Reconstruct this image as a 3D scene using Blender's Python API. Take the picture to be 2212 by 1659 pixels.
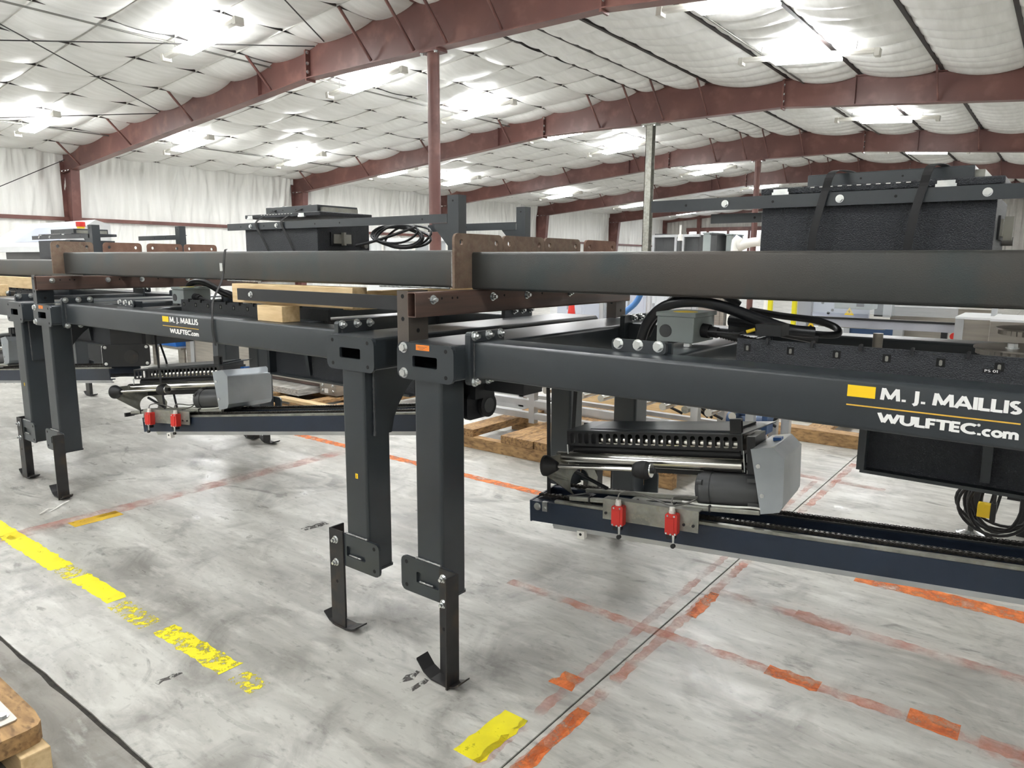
import bpy, math, random
import numpy as np
from mathutils import Matrix, Vector
random.seed(7)
for o in list(bpy.data.objects): bpy.data.objects.remove(o)
S = bpy.context.scene
COL = S.collection
# ------------------------------------------------------------------ camera
F_PX, PITCH, ROLL, YAW = 1556.43, math.radians(9.607), math.radians(0.3799), math.radians(37.4844)
CAM = Vector((0, 0, 1.6))
_fw = Vector((-math.sin(YAW)*math.cos(PITCH), math.cos(YAW)*math.cos(PITCH), -math.sin(PITCH)))
_r = Vector((math.cos(YAW), math.sin(YAW), 0)); _u = _r.cross(_fw)
_r2 = math.cos(ROLL)*_r + math.sin(ROLL)*_u; _u2 = -math.sin(ROLL)*_r + math.cos(ROLL)*_u
cam_data = bpy.data.cameras.new('camera'); cam = bpy.data.objects.new('camera', cam_data); COL.objects.link(cam)
M = Matrix((_r2, _u2, -_fw)).transposed().to_4x4(); M.translation = CAM
cam.matrix_world = M
cam_data.sensor_fit = 'HORIZONTAL'; cam_data.sensor_width = 36.0; cam_data.lens = F_PX/2212*36
cam_data.clip_end = 300; cam_data.clip_start = 0.05
S.camera = cam
# ------------------------------------------------------------------ world + exposure
W = bpy.data.worlds.new('overcast'); S.world = W; W.use_nodes = True
bg = W.node_tree.nodes['Background']; bg.inputs[0].default_value = (0.93, 0.96, 1.0, 1); bg.inputs[1].default_value = 1.6
S.view_settings.view_transform = 'Standard'; S.view_settings.look = 'None'
S.view_settings.gamma = 1.0; S.view_settings.use_curve_mapping = False
S.view_settings.exposure = 1.42
LAMP = 30.0        # radiance of the fluorescent lenses
# ------------------------------------------------------------------ materials
def _lin(c):
    return tuple(((v/255+0.055)/1.055)**2.4 if v/255 > 0.04045 else v/255/12.92 for v in c)
MATS = {}
def mat(name, c1, c2=None, scale=6.0, rough=0.5, metal=0.0, bump=0.0, bscale=120.0, lo=0.35, hi=0.65,
        c3=None, s3=40.0, stretch=None, spec=0.5, rvar=0.0, lin=False, coord='Object'):
    m = bpy.data.materials.new(name); m.use_nodes = True; nt = m.node_tree; N = nt.nodes; L = nt.links
    b = N['Principled BSDF']; cv = (lambda c: c) if lin else _lin
    b.inputs['Roughness'].default_value = rough; b.inputs['Metallic'].default_value = metal
    b.inputs['Specular IOR Level'].default_value = spec
    b.inputs['Base Color'].default_value = (*cv(c1), 1)
    tc = N.new('ShaderNodeTexCoord'); mp = N.new('ShaderNodeMapping'); L.new(tc.outputs[coord], mp.inputs[0])
    if stretch: mp.inputs['Scale'].default_value = stretch
    if c2 is not None:
        n = N.new('ShaderNodeTexNoise'); n.inputs['Scale'].default_value = scale; n.inputs['Detail'].default_value = 8
        L.new(mp.outputs[0], n.inputs['Vector'])
        r = N.new('ShaderNodeValToRGB'); r.color_ramp.elements[0].position = lo; r.color_ramp.elements[1].position = hi
        r.color_ramp.elements[0].color = (*cv(c1), 1); r.color_ramp.elements[1].color = (*cv(c2), 1)
        L.new(n.outputs[0], r.inputs[0]); out = r.outputs[0]
        if c3 is not None:
            n3 = N.new('ShaderNodeTexNoise'); n3.inputs['Scale'].default_value = s3; n3.inputs['Detail'].default_value = 4
            L.new(mp.outputs[0], n3.inputs['Vector'])
            r3 = N.new('ShaderNodeValToRGB'); r3.color_ramp.elements[0].position = 0.52; r3.color_ramp.elements[1].position = 0.68
            L.new(n3.outputs[0], r3.inputs[0])
            mx = N.new('ShaderNodeMix'); mx.data_type = 'RGBA'
            L.new(r3.outputs[0], mx.inputs[0]); L.new(out, mx.inputs[6]); mx.inputs[7].default_value = (*cv(c3), 1); out = mx.outputs[2]
        L.new(out, b.inputs['Base Color'])
        if rvar:
            mr = N.new('ShaderNodeMapRange'); mr.inputs[3].default_value = rough-rvar; mr.inputs[4].default_value = rough+rvar
            L.new(n.outputs[0], mr.inputs[0]); L.new(mr.outputs[0], b.inputs['Roughness'])
    if bump:
        nb = N.new('ShaderNodeTexNoise'); nb.inputs['Scale'].default_value = bscale; nb.inputs['Detail'].default_value = 3
        L.new(mp.outputs[0], nb.inputs['Vector'])
        bp = N.new('ShaderNodeBump'); bp.inputs['Strength'].default_value = bump; bp.inputs['Distance'].default_value = 0.01
        L.new(nb.outputs[0], bp.inputs['Height']); L.new(bp.outputs[0], b.inputs['Normal'])
    MATS[name] = m
    return m
def emit(name, c, s):
    m = bpy.data.materials.new(name); m.use_nodes = True; b = m.node_tree.nodes['Principled BSDF']
    b.inputs['Base Color'].default_value = (*c, 1); b.inputs['Emission Color'].default_value = (*c, 1); b.inputs['Emission Strength'].default_value = s
    MATS[name] = m; return m
def paint_worn(name, c1, c2, thresh, scale, soft=0.06, rough=0.6, full=1.0):
    """floor paint worn through by traffic: bare patches let the concrete show"""
    m = mat(name, c1, c2, scale=9, rough=rough, bump=0.15, bscale=60)
    nt = m.node_tree; N = nt.nodes; L = nt.links; b = N['Principled BSDF']
    tc = N.new('ShaderNodeTexCoord'); n = N.new('ShaderNodeTexNoise'); n.inputs['Scale'].default_value = scale; n.inputs['Detail'].default_value = 9; n.inputs['Roughness'].default_value = 0.72
    L.new(tc.outputs['Object'], n.inputs['Vector'])
    r = N.new('ShaderNodeValToRGB'); r.color_ramp.elements[0].position = thresh-soft; r.color_ramp.elements[1].position = thresh+soft
    r.color_ramp.elements[1].color = (full, full, full, 1)
    L.new(n.outputs[0], r.inputs[0]); L.new(r.outputs[0], b.inputs['Alpha'])
    return m
def glass(name, c, alpha, rough=0.05):
    m = bpy.data.materials.new(name); m.use_nodes = True; b = m.node_tree.nodes['Principled BSDF']
    b.inputs['Base Color'].default_value = (*_lin(c), 1); b.inputs['Roughness'].default_value = rough; b.inputs['Alpha'].default_value = alpha
    MATS[name] = m; return m
paint = mat('charcoal_powder_coat', (52, 57, 61), (46, 51, 55), scale=3, rough=0.29, bump=0.06, bscale=420)
paint_blue = mat('navy_painted_steel', (32, 45, 64), (27, 38, 55), scale=4, rough=0.4, bump=0.08, bscale=300)
paint_grain = mat('grained_black_powder_coat', (52, 55, 60), (44, 47, 52), scale=3, rough=0.40, bump=0.8, bscale=260)
black = mat('black_painted_steel', (26, 28, 31), (20, 21, 24), scale=5, rough=0.42)
mill = mat('dark_mill_scale_steel', (58, 62, 62), (70, 65, 60), scale=1.6, rough=0.36, metal=0.25, bump=0.12, bscale=260, c3=(56, 62, 62), s3=5.0, rvar=0.1)
mill_brown = mat('brownish_mill_steel', (90, 80, 72), (72, 70, 68), scale=3, rough=0.5, metal=0.2, bump=0.1, bscale=200)
foot_steel = mat('bare_foot_steel', (54, 53, 53), (42, 42, 43), scale=9, rough=0.45, metal=0.3, c3=(66, 58, 50), s3=12)
rust = mat('rusted_plate', (128, 108, 92), (102, 80, 66), scale=14, rough=0.75, bump=0.35, bscale=150, c3=(124, 108, 92), s3=30)
rust_red = mat('red_rusted_plate', (128, 96, 80), (106, 76, 62), scale=12, rough=0.75, bump=0.35, bscale=150)
brown_tube = mat('brown_primed_tube', (104, 78, 68), (80, 66, 60), scale=5, rough=0.5, stretch=(1, 0.4, 6), bump=0.08, bscale=120)
primer = mat('oxide_red_primer', (112, 74, 67), (94, 60, 56), scale=0.9, rough=0.42, c3=(124, 86, 78), s3=2.5, rvar=0.1)
zinc = mat('bright_zinc', (226, 228, 226), (196, 200, 202), scale=30, rough=0.25, metal=0.85)
galv = mat('galvanised_plate', (158, 158, 150), (128, 128, 122), scale=18, rough=0.42, metal=0.6, c3=(148, 146, 134), s3=60)
chrome = mat('polished_roller_steel', (206, 204, 198), None, rough=0.22, metal=1.0)
stainless = mat('brushed_stainless', (178, 172, 162), (160, 154, 146), scale=3, rough=0.34, metal=0.75, stretch=(1, 1, 12))
alu = mat('extruded_aluminium', (190, 192, 193), (172, 174, 176), scale=4, rough=0.38, metal=0.6)
cast_alu = mat('silver_painted_housing', (166, 172, 176), (150, 156, 160), scale=5, rough=0.34, metal=0.35)
rubber = mat('black_rubber', (24, 24, 26), None, rough=0.55)
hose_m = mat('black_hose', (32, 33, 36), None, rough=0.36)
motor_m = mat('dark_grey_motor_enamel', (70, 71, 72), (62, 63, 64), scale=6, rough=0.42)
enclosure = mat('light_grey_enclosure', (150, 158, 156), (142, 150, 148), scale=4, rough=0.4)
wood = mat('pale_pine', (226, 200, 156), (206, 176, 130), scale=3.5, rough=0.65, stretch=(2, 14, 14), bump=0.1, bscale=60)
wood_y = mat('pale_pine_lengthwise', (224, 196, 148), (204, 172, 122), scale=3.5, rough=0.65, stretch=(14, 2, 14))
wood_old = mat('weathered_pallet_wood', (182, 146, 100), (142, 110, 74), scale=4, rough=0.75, stretch=(3, 9, 9), c3=(120, 92, 62), s3=6)
wood_old_y = mat('weathered_pallet_deck', (180, 142, 94), (128, 98, 66), scale=4, rough=0.75, stretch=(10, 3, 10), c3=(100, 76, 52), s3=7)
red_switch = mat('red_switch_plastic', (206, 48, 40), None, rough=0.4)
yellow = mat('yellow_plastic', (236, 200, 40), None, rough=0.45)
letter_yellow = mat('yellow_vinyl', (250, 206, 20), None, rough=0.5)
letter_gold = mat('gold_vinyl', (226, 180, 66), None, rough=0.5)
letter_white = mat('white_vinyl', (244, 244, 242), None, rough=0.5)
orange_tag = mat('orange_sticker', (240, 140, 50), (232, 128, 40), scale=30, rough=0.5)
white_p = mat('white_plastic', (232, 230, 224), None, rough=0.45)
white_m = mat('white_painted_sheet', (226, 228, 228), (216, 218, 220), scale=3, rough=0.4)
blue_p = mat('blue_plastic', (28, 104, 190), None, rough=0.4)
blue_m = mat('blue_motor_paint', (46, 72, 108), None, rough=0.45)
strap_m = mat('black_polyester_strap', (28, 28, 30), None, rough=0.6)
hole_shade_print = mat('hole_shade_and_print', (8, 8, 9), None, rough=0.8)  # near-black stands in for shade inside holes; also print and dark screws
clear = glass('clear_plastic_guard', (225, 232, 238), 0.22, 0.12)
# ------------------------------------------------------------------ mesh helpers
class MB:
    def __init__(s): s.v = []; s.f = []; s.sm = []
    def add(s, vs, fs, smooth=False):
        k = len(s.v); s.v += [tuple(p) for p in vs]; s.f += [[i+k for i in f] for f in fs]; s.sm += [smooth]*len(fs); return s
    def box(s, x0, x1, y0, y1, z0, z1):
        return s.add([(x0,y0,z0),(x1,y0,z0),(x1,y1,z0),(x0,y1,z0),(x0,y0,z1),(x1,y0,z1),(x1,y1,z1),(x0,y1,z1)],
                     [(0,3,2,1),(4,5,6,7),(0,1,5,4),(1,2,6,5),(2,3,7,6),(3,0,4,7)])
    def prism(s, pts, axis, a, b, smooth=False, hole=None):
        """extrude 2-D outline along axis; axis x: pts=(y,z); y: pts=(x,z); z: pts=(x,y)"""
        def P(p, t): return {'x': (t, p[0], p[1]), 'y': (p[0], t, p[1]), 'z': (p[0], p[1], t)}[axis]
        n = len(pts)
        if hole is None:
            vs = [P(p, a) for p in pts] + [P(p, b) for p in pts]
            s.add(vs, [list(range(n)), list(range(2*n-1, n-1, -1))])
            return s.add(vs, [(i, i+n, (i+1) % n+n, (i+1) % n) for i in range(n)], smooth)
        assert len(hole) == n
        vs = [P(p, a) for p in pts]+[P(p, b) for p in pts]+[P(p, a) for p in hole]+[P(p, b) for p in hole]
        fs = []
        for i in range(n):
            j = (i+1) % n
            fs += [(i, i+n, j+n, j), (2*n+i, 2*n+j, 3*n+j, 3*n+i), (i, j, 2*n+j, 2*n+i), (n+i, 3*n+i, 3*n+j, n+j)]
        return s.add(vs, fs)
    def cyl(s, p0, p1, r0, r1=None, n=12, caps=True, smooth=True):
        r1 = r0 if r1 is None else r1
        p0 = Vector(p0); p1 = Vector(p1); d = (p1-p0).normalized()
        a = d.orthogonal().normalized(); b = d.cross(a)
        vs = []
        for (p, r) in ((p0, r0), (p1, r1)):
            for i in range(n):
                t = 2*math.pi*i/n; vs.append(p + a*(r*math.cos(t)) + b*(r*math.sin(t)))
        s.add(vs, [(i, (i+1) % n, (i+1) % n+n, i+n) for i in range(n)], smooth)
        if caps: s.add(vs, [list(range(n-1, -1, -1)), list(range(n, 2*n))])
        return s
    def lathe(s, p0, d, prof, n=16):
        """prof: list of (distance along d, radius)"""
        for (a, ra), (b, rb) in zip(prof, prof[1:]):
            d = Vector(d).normalized(); q = Vector(p0)
            if abs(a-b) < 1e-7:
                continue
            s.cyl(q+d*a, q+d*b, max(ra, 1e-4), max(rb, 1e-4), n, caps=False)
        q = Vector(p0); d = Vector(d).normalized()
        for (a, ra), fl in ((prof[0], 1), (prof[-1], 0)):
            if ra > 1e-3: s.cyl(q+d*a, q+d*(a+1e-4), ra, ra, n)
        return s
    def tube(s, pts, r, n=8, caps=True):
        pts = [Vector(p) for p in pts]; m = len(pts)
        rings = []; up = None
        for i, p in enumerate(pts):
            t = (pts[min(i+1, m-1)]-pts[max(i-1, 0)]).normalized()
            if up is None: up = t.orthogonal().normalized()
            up = (up - t*up.dot(t)).normalized(); b = t.cross(up)
            rr = r[i] if isinstance(r, (list, tuple)) else r
            rings.append([p+up*(rr*math.cos(2*math.pi*k/n))+b*(rr*math.sin(2*math.pi*k/n)) for k in range(n)])
        vs = [v for rg in rings for v in rg]
        s.add(vs, [(i*n+k, i*n+(k+1) % n, (i+1)*n+(k+1) % n, (i+1)*n+k) for i in range(m-1) for k in range(n)], True)
        if caps: s.add(vs, [list(range(n-1, -1, -1)), list(range((m-1)*n, m*n))])
        return s
    def ribbon(s, pts, wdir, w, t=0.0025):
        """flat strap through pts, width w along wdir, thickness t"""
        pts = [Vector(p) for p in pts]; wd = Vector(wdir).normalized(); vs = []
        for i, p in enumerate(pts):
            tg = (pts[min(i+1, len(pts)-1)]-pts[max(i-1, 0)]).normalized(); nn = tg.cross(wd).normalized()
            for a, b in ((-1, -1), (1, -1), (1, 1), (-1, 1)): vs.append(p+wd*(a*w/2)+nn*(b*t/2))
        m = len(pts)
        return s.add(vs, [(i*4+k, i*4+(k+1) % 4, i*4+4+(k+1) % 4, i*4+4+k) for i in range(m-1) for k in range(4)] + [(3, 2, 1, 0), tuple(m*4-4+k for k in range(4))])
    def mesh(s, name):
        me = bpy.data.meshes.new(name); me.from_pydata(s.v, [], s.f)
        me.polygons.foreach_set('use_smooth', s.sm); me.validate(); return me
def rr(x0, x1, z0, z1, r=0.012, seg=3):
    pts = []
    for cx, cz, a0 in ((x1-r, z1-r, 0), (x0+r, z1-r, 90), (x0+r, z0+r, 180), (x1-r, z0+r, 270)):
        for k in range(seg+1):
            a = math.radians(a0+90*k/seg); pts.append((cx+r*math.cos(a), cz+r*math.sin(a)))
    return pts
def smooth_path(pts, n=8):
    """Catmull-Rom through pts"""
    P = [Vector(p) for p in pts]; P = [P[0]*2-P[1]]+P+[P[-1]*2-P[-2]]; out = []
    for i in range(1, len(P)-2):
        for k in range(n):
            t = k/n; a, b, c, d = P[i-1], P[i], P[i+1], P[i+2]
            out.append(0.5*((2*b)+(c-a)*t+(2*a-5*b+4*c-d)*t*t+(3*b-a-3*c+d)*t**3))
    return out+[P[-2]]
def tag(o, label=None, cat=None, group=None, kind=None):
    if label: o['label'] = label
    if cat: o['category'] = cat
    if group: o['group'] = group
    if kind: o['kind'] = kind
    return o
def thing(name, label, cat, loc=(0, 0, 0), rot=None, group=None):
    o = bpy.data.objects.new(name, None); COL.objects.link(o); o.location = loc; o.empty_display_size = 0.1
    if rot: o.rotation_euler = rot
    return tag(o, label, cat, group)
def obj(name, mb, m, parent=None, world=False, label=None):
    """world=True: vertices given in world space, parent is an unrotated thing"""
    me = mb if isinstance(mb, bpy.types.Mesh) else mb.mesh(name)
    if world and parent is not None:
        off = Vector(parent.location); q = parent.parent
        while q is not None: off = off+Vector(q.location); q = q.parent
        me.transform(Matrix.Translation(-off))
    if m is not None and not me.materials: me.materials.append(m)
    o = bpy.data.objects.new(name, me); COL.objects.link(o)
    if parent is not None: o.parent = parent
    if label: o['label'] = label
    return o
def bevel(o, w=0.003, seg=2):
    b = o.modifiers.new('edge', 'BEVEL'); b.width = w; b.segments = seg; b.limit_method = 'ANGLE'; return o
def struct(name, mb, m, parent=None, label=None):
    o = obj(name, mb, m, parent); o['kind'] = 'structure'
    if label: o['label'] = label
    return o
def top(name, mb, m, label, cat, group=None, base=None):
    """one-mesh thing; verts in world space, origin moved to its base"""
    me = mb.mesh(name); xs = np.array([v.co[:] for v in me.vertices]); lo, hi = xs.min(0), xs.max(0)
    c = Vector(((lo[0]+hi[0])/2, (lo[1]+hi[1])/2, lo[2])); me.transform(Matrix.Translation(-c))
    me.materials.append(m); o = bpy.data.objects.new(name, me); COL.objects.link(o); o.location = c
    return tag(o, label, cat, group)
_bolts = {}
def bolt(parent, p, d, r=0.011, h=0.008, nut=False, name='bolt'):
    """hexagon head with washer; p, d in the parent's own space"""
    r *= 1.12; key = (round(r, 4), round(h, 4), nut)
    if key not in _bolts:
        b = MB(); b.cyl((0,0,0), (0,0,h*0.25), r*1.35, n=14, smooth=False); b.cyl((0,0,h*0.25), (0,0,h*1.25), r, n=6, smooth=False)
        if nut: b.cyl((0,0,h*1.25), (0,0,h*2.3), r*0.55, n=10)
        me = b.mesh('bolt'); me.materials.append(zinc); _bolts[key] = me
    o = bpy.data.objects.new(name, _bolts[key]); COL.objects.link(o); o.parent = parent
    o.location = p; o.rotation_euler = Vector((0,0,1)).rotation_difference(Vector(d)).to_euler(); return o
def ordn(k): return ['first', 'second', 'third', 'fourth', 'fifth', 'sixth', 'seventh', 'eighth', 'ninth', 'tenth', 'eleventh', 'twelfth', 'thirteenth', 'fourteenth'][k]
# ================================================================== THE BUILDING
XL, XR, XM = -22.9, 5.9, -8.5          # left wall, right wall, ridge
YN, YF = -8.0, 47.05                   # wall behind the viewer, end wall
def roof(x): return 5.86-0.0855*abs(x-XM)
RAF = [8.95+7.62*k for k in range(5)]
# ---- floor: slabs with sawn joints between them
def floor_mat(name, a, b, c, d, rough):
    m = mat(name, a, b, scale=0.9, rough=rough, lo=0.3, hi=0.72, bump=0.06, bscale=30)
    nt = m.node_tree; N = nt.nodes; L = nt.links; bs = N['Principled BSDF']
    base = bs.inputs['Base Color'].links[0].from_socket
    tc = N.new('ShaderNodeTexCoord')
    def layer(base, scale, st, det, p0, p1, col, f=1.0, rot=0.0, dist=0.0):
        mp = N.new('ShaderNodeMapping'); mp.inputs['Scale'].default_value = st; mp.inputs['Rotation'].default_value = (0, 0, rot); L.new(tc.outputs['Object'], mp.inputs[0])
        n = N.new('ShaderNodeTexNoise'); n.inputs['Scale'].default_value = scale; n.inputs['Detail'].default_value = det; n.inputs['Roughness'].default_value = 0.62; n.inputs['Distortion'].default_value = dist
        L.new(mp.outputs[0], n.inputs['Vector'])
        r = N.new('ShaderNodeValToRGB'); r.color_ramp.elements[0].position = p0; r.color_ramp.elements[1].position = p1
        r.color_ramp.elements[1].color = (f, f, f, 1)
        L.new(n.outputs[0], r.inputs[0]); mx = N.new('ShaderNodeMix'); mx.data_type = 'RGBA'
        L.new(r.outputs[0], mx.inputs[0]); L.new(base, mx.inputs[6]); mx.inputs[7].default_value = (*_lin(col), 1)
        return mx.outputs[2], n.outputs[0]
    o, _ = layer(base, 5.0, (0.35, 1.7, 1), 9, 0.40, 0.72, c, 0.75, 0.12, 0.8)          # streaks drawn out along X
    o, _ = layer(o, 2.2, (1, 1, 1), 12, 0.48, 0.74, d, 0.85, 0.3, 1.2)                   # dirt clouds
    o, _ = layer(o, 26.0, (0.6, 1.4, 1), 10, 0.56, 0.72, (112, 109, 103), 0.6)          # fine specks
    o, q = layer(o, 1.3, (1, 2.2, 1), 14, 0.62, 0.68, (100, 97, 92), 0.6, 0.5, 2.0)     # old spills
    o, _ = layer(o, 7.0, (0.5, 1.6, 1), 6, 0.54, 0.74, (214, 213, 206), 0.75, -0.2)       # pale scuffs
    L.new(o, bs.inputs['Base Color'])
    mr = N.new('ShaderNodeMapRange'); mr.inputs[1].default_value = 0.3; mr.inputs[2].default_value = 0.7; mr.inputs[3].default_value = rough-0.14; mr.inputs[4].default_value = rough+0.16
    L.new(q, mr.inputs[0]); L.new(mr.outputs[0], bs.inputs['Roughness'])
    return m
concrete = floor_mat('polished_concrete', (200, 199, 192), (174, 172, 166), (144, 142, 136), (112, 109, 104), 0.38)
concrete_rough = floor_mat('brushed_concrete', (158, 154, 147), (132, 128, 122), (106, 103, 98), (90, 87, 83), 0.6)
joint_m = mat('joint_filler', (58, 54, 48), (36, 33, 30), scale=30, rough=0.9)
fl = struct('floor', MB().box(XL-.3, XR+.3, YN-.3, YF+.3, -0.2, -0.006), joint_m, label='grey concrete floor slab with sawn joints')
jx = [XL-.2, -13.5, -7.4, -1.283, XR+.2]; jy = [YN-.2, 0.938, 8.5, 16.1, 23.7, 31.3, 39.0, YF+.2]
for a, b in zip(jx, jx[1:]):
    for c, d in zip(jy, jy[1:]):
        g = 0.0055 if c < 0.9 or c == 0.938 else 0.004
        mb = MB()
        # ragged edge along the near joint, straight elsewhere
        n = 60 if (c == 0.938 or d == 0.938) else 1
        def edge(y, s, on):
            return [(a+0.004+(b-a-0.008)*k/n, y+s*g+(s*abs(random.gauss(0, 0.0035)) if on else 0)) for k in range(n+1)]
        lo = edge(c, 1, c == 0.938); hi = edge(d, -1, d == 0.938)
        mb.prism(lo+hi[::-1], 'z', -0.05, 0.0)
        obj('floor_slab', mb, concrete_rough if d <= 0.938 else concrete, fl)
# ---- ceiling: vinyl-faced insulation blankets sagging between purlins
vinyl = mat('white_vinyl_insulation', (230, 230, 227), (218, 218, 214), scale=1.2, rough=0.38, bump=0.5, bscale=2.6, stretch=(7, 1.0, 3))
vinyl_wall = mat('white_vinyl_wall', (238, 238, 234), (226, 226, 222), scale=0.8, rough=0.42, bump=0.5, bscale=2.5, stretch=(1, 9, 0.7))
purl = [XL, -21.65, -20.1, -18.65, -17.2, -15.75, -14.25, -12.8, -11.35, -9.9, -8.9, -8.1, -7.05, -5.25, -3.82, -2.37, -1.0, 0.45, 1.9, 3.35, 4.8, XR]
ceil_root = bpy.data.objects.new('ceiling', None); COL.objects.link(ceil_root)
tag(ceil_root, 'white vinyl faced insulation ceiling between purlins', kind='structure')
rng = np.random.default_rng(3)
ys = np.arange(YN, YF+0.01, 0.10); 
def ribs(lo, hi, n): return np.concatenate([[YN], YN+np.cumsum(lo+(hi-lo)*rng.random(n))])
edge_l, edge_r = ribs(0.95, 1.25, 80), ribs(0.40, 0.62, 160)
ys = np.arange(YN, YF+0.01, 0.06)
for a, b in zip(purl, purl[1:]):
    nu = 12; us = np.linspace(0, 1, nu+1); left = b < XM-.3
    ed = edge_l if left else edge_r; wd = np.diff(ed)
    yy = ys; k = np.clip(np.searchsorted(ed, yy)-1, 0, len(wd)-1)
    t = np.clip((yy-ed[k])/wd[k], 0, 1); puff = np.sin(np.pi*t)**0.55
    amp = ((0.10 if left else 0.085)+0.05*rng.random(len(wd)+1))[k]
    wob = np.interp(ys, np.linspace(YN, YF, 160), rng.normal(0, 0.010, 160))
    mb = MB(); vs = []
    for u in us:
        x = a+(b-a)*u
        env = np.sin(np.pi*u)**0.7 if 0 < u < 1 else 0.0
        if left: z = roof(x)-0.03-(0.030*env+wob*env)-amp*puff*(0.55+0.45*env)
        else: z = roof(x)-0.02-(0.075*env+wob*env)-amp*puff*(0.25+0.75*env)
        vs += [(x, y, zz) for y, zz in zip(ys, z)]
    m = len(ys)
    mb.add(vs, [(i*m+j, i*m+j+1, (i+1)*m+j+1, (i+1)*m+j) for i in range(nu) for j in range(m-1)], True)
    obj('insulation_blanket', mb, vinyl, ceil_root)
seam_m = mat('grey_seam_tab', (208, 206, 200), (186, 184, 180), scale=5, rough=0.6)
for y in edge_l[1:]:
    if y > YF-.2: break
    d = .088; obj('seam_tab', MB().add([(XL+.1, y-.004, roof(XL+.1)-.03), (XM-.4, y-.004, roof(XM-.4)-.03), (XM-.4, y-.004, roof(XM-.4)-d), (XL+.1, y-.004, roof(XL+.1)-d),
        (XL+.1, y+.004, roof(XL+.1)-.03), (XM-.4, y+.004, roof(XM-.4)-.03), (XM-.4, y+.004, roof(XM-.4)-d), (XL+.1, y+.004, roof(XL+.1)-d)], [(0, 1, 2, 3), (7, 6, 5, 4), (3, 2, 6, 7)]), seam_m, ceil_root)
purlin_m = mat('dark_purlin_edge', (52, 42, 40), (36, 34, 34), scale=3, rough=0.6)
for x in purl[1:-1]:
    hw = .013 if x < XM-.6 else .030
    obj('purlin', MB().box(x-hw, x+hw, YN, YF, roof(x)-.085, roof(x)-.02), purlin_m, ceil_root)
obj('roof_deck', MB().add([(XL-.2, YN, roof(XL)+.1), (XM, YN, 6.0), (XR+.2, YN, roof(XR)+.1), (XL-.2, YF+.2, roof(XL)+.1), (XM, YF+.2, 6.0), (XR+.2, YF+.2, roof(XR)+.1)],
    [(0, 1, 4, 3), (1, 2, 5, 4)]), white_m, ceil_root)
# ---- left wall: hanging vinyl with folds, girt, columns
zt = roof(XL)-0.04; ny = 1400; nz = 14
yv = np.linspace(YN, YF, ny+1); 
nz = 26
def folds(n, z0, z1, pull):
    zz = np.linspace(0, 1, nz+1)[:, None]; out = np.zeros((nz+1, ny+1))
    for _ in range(n):
        y0 = rng.uniform(YN, YF); sg = rng.uniform(.018, .07); am = rng.normal(0, .026); sl = rng.normal(.10, .12); ln = rng.uniform(.35, 1.0); topd = rng.random() < pull
        lo, hi = np.searchsorted(yv, [y0-.55, y0+.55])
        if hi-lo < 2: continue
        w = (zz if topd else 1-zz); fade = np.clip((w-(1-ln))/ln, 0, 1)
        out[:, lo:hi] += am*np.exp(-((yv[None, lo:hi]-y0-sl*(zz-(1 if topd else 0))*(z1-z0))/(sg*(1+1.5*(1-w))))**2)*fade
    return out+0.012*np.sin(yv*7+np.sin(yv*2.3)*2)[None, :]
mb = MB(); vs = []
for z0, z1, pull in ((2.72, zt, .75), (0.0, 2.72, .6)):
    D = folds(2600, z0, z1, pull)
    for i in range(nz+1):
        w = i/nz; pin = min(1, .35+4*min(w, 1-w))
        vs += [(XL+0.10+d*pin*1.3, y, z0+(z1-z0)*w) for d, y in zip(D[i], yv)]
n1 = ny+1; fs = []
for base in (0, (nz+1)*n1):
    fs += [(base+i*n1+j, base+i*n1+j+1, base+(i+1)*n1+j+1, base+(i+1)*n1+j) for i in range(nz) for j in range(ny)]
mb.add(vs, fs, True)
wl = struct('wall_left', mb, vinyl_wall, label='white vinyl faced wall insulation hanging in folds')
for z in (2.72, 0.9):
    obj('girt', MB().box(XL+.09, XL+.21, YN, YF, z-.05, z+.05), primer, wl)
obj('eave_strut', MB().box(XL+.05, XL+.13, YN, YF, zt-.03, zt+.03), purlin_m, wl)
obj('sheeting', MB().box(XL-.15, XL-.1, YN, YF, 0, 4.8), white_m, wl)
struct('wall_right', MB().box(XR, XR+.1, YN, YF, 0, roof(XR)+.2), vinyl_wall, label='white vinyl faced wall on the right side')
mb = MB(); mb.prism([(XL-.2, 0), (XR+.2, 0), (XR+.2, roof(XR)+.2), (XM, 6.1), (XL-.2, roof(XL)+.2)], 'y', YN-.1, YN)
struct('wall_near', mb, vinyl_wall, label='white vinyl faced wall behind the viewer')
# ---- end wall: ribbed metal with a big window opening
ribbed = mat('ribbed_metal_siding', (196, 194, 188), (182, 180, 175), scale=2, rough=0.5)
OX0, OX1, OZ0, OZ1 = -21.0, -15.4, 0.0, 3.75
def siding(x0, x1, z0, ztop):
    mb = MB(); n = max(2, int((x1-x0)/0.075)); vs = []
    for i in range(n+1):
        x = x0+(x1-x0)*i/n; d = 0.035 if (i % 4) in (0, 1) else 0
        vs += [(x, YF-d, z0), (x, YF-d, ztop(x))]
    return mb.add(vs, [(2*i, 2*i+2, 2*i+3, 2*i+1) for i in range(n)])
we = struct('wall_back', siding(XL, OX0, 0, roof), ribbed, label='ribbed metal end wall with tall window opening')
obj('siding_panel', siding(OX0, OX1, OZ1, roof), ribbed, we); obj('siding_panel', siding(OX1, XR, 0, roof), ribbed, we)
for x in (-22.7, -20.2, -14.6, XM, -2, 4):
    obj('wall_post', MB().box(x-.11, x+.11, YF-.3, YF-.05, 0, roof(x)-.05), primer, we)
rk = MB()
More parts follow.
